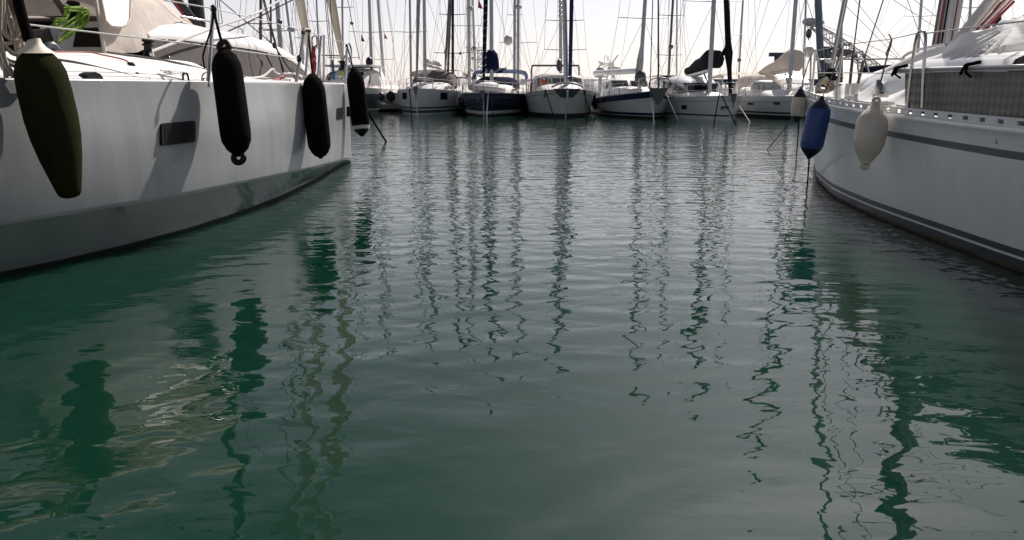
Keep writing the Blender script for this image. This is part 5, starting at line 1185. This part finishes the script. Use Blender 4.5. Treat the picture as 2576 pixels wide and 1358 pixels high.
back_yacht('yacht with a dark mast and two crosstrees right of the blue banded yacht', 1681, 1693, 58, 6.5, alu_dark, ((39, 30), (139, 30)), 17, (('lamp', 1688, 117, .18),))
back_yacht('yacht with a very thin pale mast beside the dark crosstree mast', 1702, 1703, 66, 4.5, alu_light, ((39, 20),), 17)
back_yacht('yacht with a thin grey leaning mast above the bow of the charcoal covered sloop', 1858, 1869, 55, 5, alu, ((88, 18),), 17, (('lamp', 1860, 151, .14),))
back_yacht('yacht with a slender grey pole mast and white dome left of the crane', 2020, 2027, 50, 5, alu, (), 7.0, (('ball', 2035, 130, .3),), x_off=.5)
back_yacht('yacht with a grey mast and navy furled sail behind the white cover', 2492, 2503, 42, 6, alu, (), 15, (), furl=(navy_fab, 2512, 110, 2506, .16))
back_yacht('yacht with a thin grey mast right of the right yacht mast', 2430, 2442, 46, 6, alu, ((20, 24),), 15)

# ---- hulls of motor boats filling gaps behind the row
def mboat(label, X, y, L_, B_w, z, ry=0):
    p = at(X, 230, y); b = Boat('motor_boat', label, 'motor boat', V((p.x, y, 0)), ry, L_, B_w, z, z * .9)
    b.hull([('t', 0), ('t', -.1), ('z', .3), ('z', .15), ('z', -.4)], [0, 1, 2, 2], [gel_white, gel_cool, boot_dark]); b.deck()
    b.cabin([(2.5, B_w * .25, z - .2, z), (3.4, B_w * .36, z - .2, z + .7), (5.2, B_w * .40, z - .2, z + 1.25), (8, B_w * .40, z - .2, z + 1.3)])
    mb = MB(); mb.prism([b.w(-B_w * .3, 3.3, z + .55), b.w(B_w * .3, 3.3, z + .55), b.w(B_w * .32, 4.6, z + 1.08), b.w(-B_w * .32, 4.6, z + 1.08)], V((0, -.06, .06))); mb.build('windscreen', glass_dk, b.root)
    b.rails(.1, .6, 5); return b
mboat('white motor boat glimpsed between the ketch and the blue banded yacht', 1518, 72, 11, 4.2, 1.3)
mboat('white motor boat glimpsed left of the navy yacht behind the sloop stern', 1158, 70, 11, 4, 1.5)
mboat('white motor boat hidden behind the navy yacht stern rails', 1345, 68, 11, 3.6, 1.25)
mboat('white cabin boat moored left of the right yacht bow', 2030, 56, 11, 4.4, 1.4)
mboat('white motor boat behind the bow pulpit of the grey yacht', 840, 60, 11, 4.2, 1.5)

# ---- crane barge, radio mast, breakwater
cb = thing('crane_barge', 'pale harbour crane with a long lattice jib and hanging hook', 'crane', at(2260, 240, 150), 0)
t0, t1 = at(2042, 62, 150), at(2262, 215, 150); dj = (t1 - t0); up = V((.57, 0, .82)); mb = MB(); nb = 16
for sgn in (-1, 1):
    for dy in (-.7, .7): mb.tube([t0 + V((0, dy * .5, 0)) + up * sgn * .45, lerp(t0, t1, .25) + V((0, dy, 0)) + up * sgn * .85, t1 + V((0, dy, 0)) + up * sgn * .85], .13, 5)
for i in range(nb):
    a, b = lerp(t0, t1, i / nb), lerp(t0, t1, (i + 1) / nb); k = .45 + .4 * min(1, i / 4); k2 = .45 + .4 * min(1, (i + 1) / 4)
    for dy in (-.6, .6):
        mb.tube([a + V((0, dy, 0)) + up * k, b + V((0, dy, 0)) - up * k2], .08, 4); mb.tube([a + V((0, dy, 0)) - up * k, b + V((0, dy, 0)) + up * k2], .07, 4)
mb.build('jib', crane_p, cb)
mb = MB(); mb.ell(t0 + V((-.3, 0, .5)), 1.5, .6, .8, 10, 6); mb.ell(t0 + V((.8, 0, .4)), 1.6, .5, .5, 8, 5); mb.build('jib_head', crane_p, cb)
mb = MB(); hk = at(2035, 84, 150); mb.tube([t0 + V((-.8, 0, 0)), hk], .07, 4); mb.ell(hk, .55, .5, .9, 8, 6); mb.tube([hk, hk + V((0, 0, -1.2))], .1, 4); mb.build('hook_block', alu_dark, cb)
mb = MB(); mb.tube([t0 + V((.5, 0, .6)), at(2130, 88, 150), at(2330, 180, 150)], .05, 4); mb.tube([at(2113, 105, 150), at(2330, 190, 150)], .05, 4); mb.build('pendant_wire', crane_p, cb)
mb = MB(); mb.tube([at(2113, 215, 150), at(2115, 60, 150)], .35, 6); mb.ell(at(2108, 102, 150), .7, .5, .5, 8, 5); mb.build('gantry_post', crane_p, cb)
mb = MB(); mb.tube([at(2078, 215, 150), at(2082, 122, 150)], .6, 6); mb.box(at(2082, 122, 150), 2.0, 1.5, .7); mb.tube([at(2113, 215, 150), at(2113, 130, 150)], .5, 6); mb.build('bollard_post', crane_blue, cb)
mb = MB(); mb.box(at(2240, 224, 150), 34, 12, 2.4); mb.box(at(2262, 212, 150), 8, 6, 3); mb.build('barge_hull', crane_blue, cb)
tg = thing('tugboat', 'dark blue and green work boat behind the beige sail cover', 'work boat', at(1942, 232, 110), 0)
mb = MB(); c = at(1925, 226, 110); mb.loft([[c + V((dx, k[0], k[1])) for k in ((-2.2, 1.4), (-1.8, -1.8), (1.8, -1.8), (2.2, 1.4))] for dx in (-8, -5, 0, 6, 8)]); mb.build('hull', crane_blue, tg)
mb = MB(); mb.box(at(1925, 209, 110), 5, 3, 1.9); mb.box(at(1926, 197, 110), 2.6, 2.2, .9); mb.build('wheelhouse', crane_blue, tg)
mb = MB(); mb.tube([at(1953, 215, 110), at(1956, 133, 110)], .42, 6); mb.box(at(1956, 137, 110), 2.2, .6, .5); mb.build('mast', crane_blue, tg)
ra = thing('radio_mast', 'white lattice radar mast of a ship behind the navy yacht', 'mast', at(1208, 235, 95), 0)
mb = MB(); lo, hi = at(1209, 228, 95), at(1207, 122, 95)
for dx in (-.35, .35):
    for dy in (-.35, .35): mb.tube([lo + V((dx, dy, 0)), hi + V((dx * .6, dy * .6, 0))], .07, 4)
for i in range(9):
    a, b = lerp(lo, hi, i / 9), lerp(lo, hi, (i + 1) / 9); mb.tube([a + V((-.3, -.3, 0)), b + V((.3, -.3, 0))], .05, 4); mb.tube([a + V((-.35, -.3, 0)), a + V((.35, -.3, 0))], .06, 4)
mb.build('lattice_tower', gel_white, ra)
for Y, hw in ((126, 1.1), (150, .7), (178, 1.1), (192, 1.6)):
    mb = MB(); p = at(1207, Y, 94.4); mb.tube([p + V((-hw, 0, 0)), p + V((hw, 0, 0))], .07, 4); mb.ell(p + V((-hw, 0, .15)), .25, .2, .2, 6, 5); mb.build('antenna_yard', gel_white, ra)
mb = MB(); mb.tube([at(1204, 122, 95), at(1203, 105, 95)], .05, 4); mb.build('whip_aerial', gel_white, ra)
lp_ = thing('radar_post', 'slim white post with a round radar reflector behind the gap', 'radar post', at(1509, 232, 70), 0)
mb = MB(); mb.tube([at(1509, 235, 70), at(1510, 192, 70)], .16, 8); mb.box(at(1510, 193, 70), 1.0, .6, .12); mb.build('pole', gel_white, lp_)
mb = MB(); mb.ell(at(1510, 181, 70), .42, .3, .45, 10, 8); mb.build('reflector', gel_dull, lp_)
mb = MB(); rg = []
for i in range(60):
    x = -330 + i * 14; hgt = 2.0 + .5 * rnd.random(); rg.append([V((x, 300, -.5)), V((x, 302 + rnd.random() * 2, hgt)), V((x, 306, hgt)), V((x, 310, -.5))])
mb.loft(rg); bw = mb.build('breakwater', stone, None, V((0, 300, 0))); tag(bw, 'low grey stone breakwater along the horizon', 'breakwater')
# far pontoon the row is moored to
mb = MB(); mb.box((0, 58.5, .35), 90, 2.2, .35); mb.build('pontoon', mat('pontoon_boards', (.30, .28, .26), .8, 0, .2, 2), None, V((0, 58.5, 0)))
tag(bpy.data.objects['pontoon'], 'grey floating pontoon the far row of boats is tied to', 'pontoon')
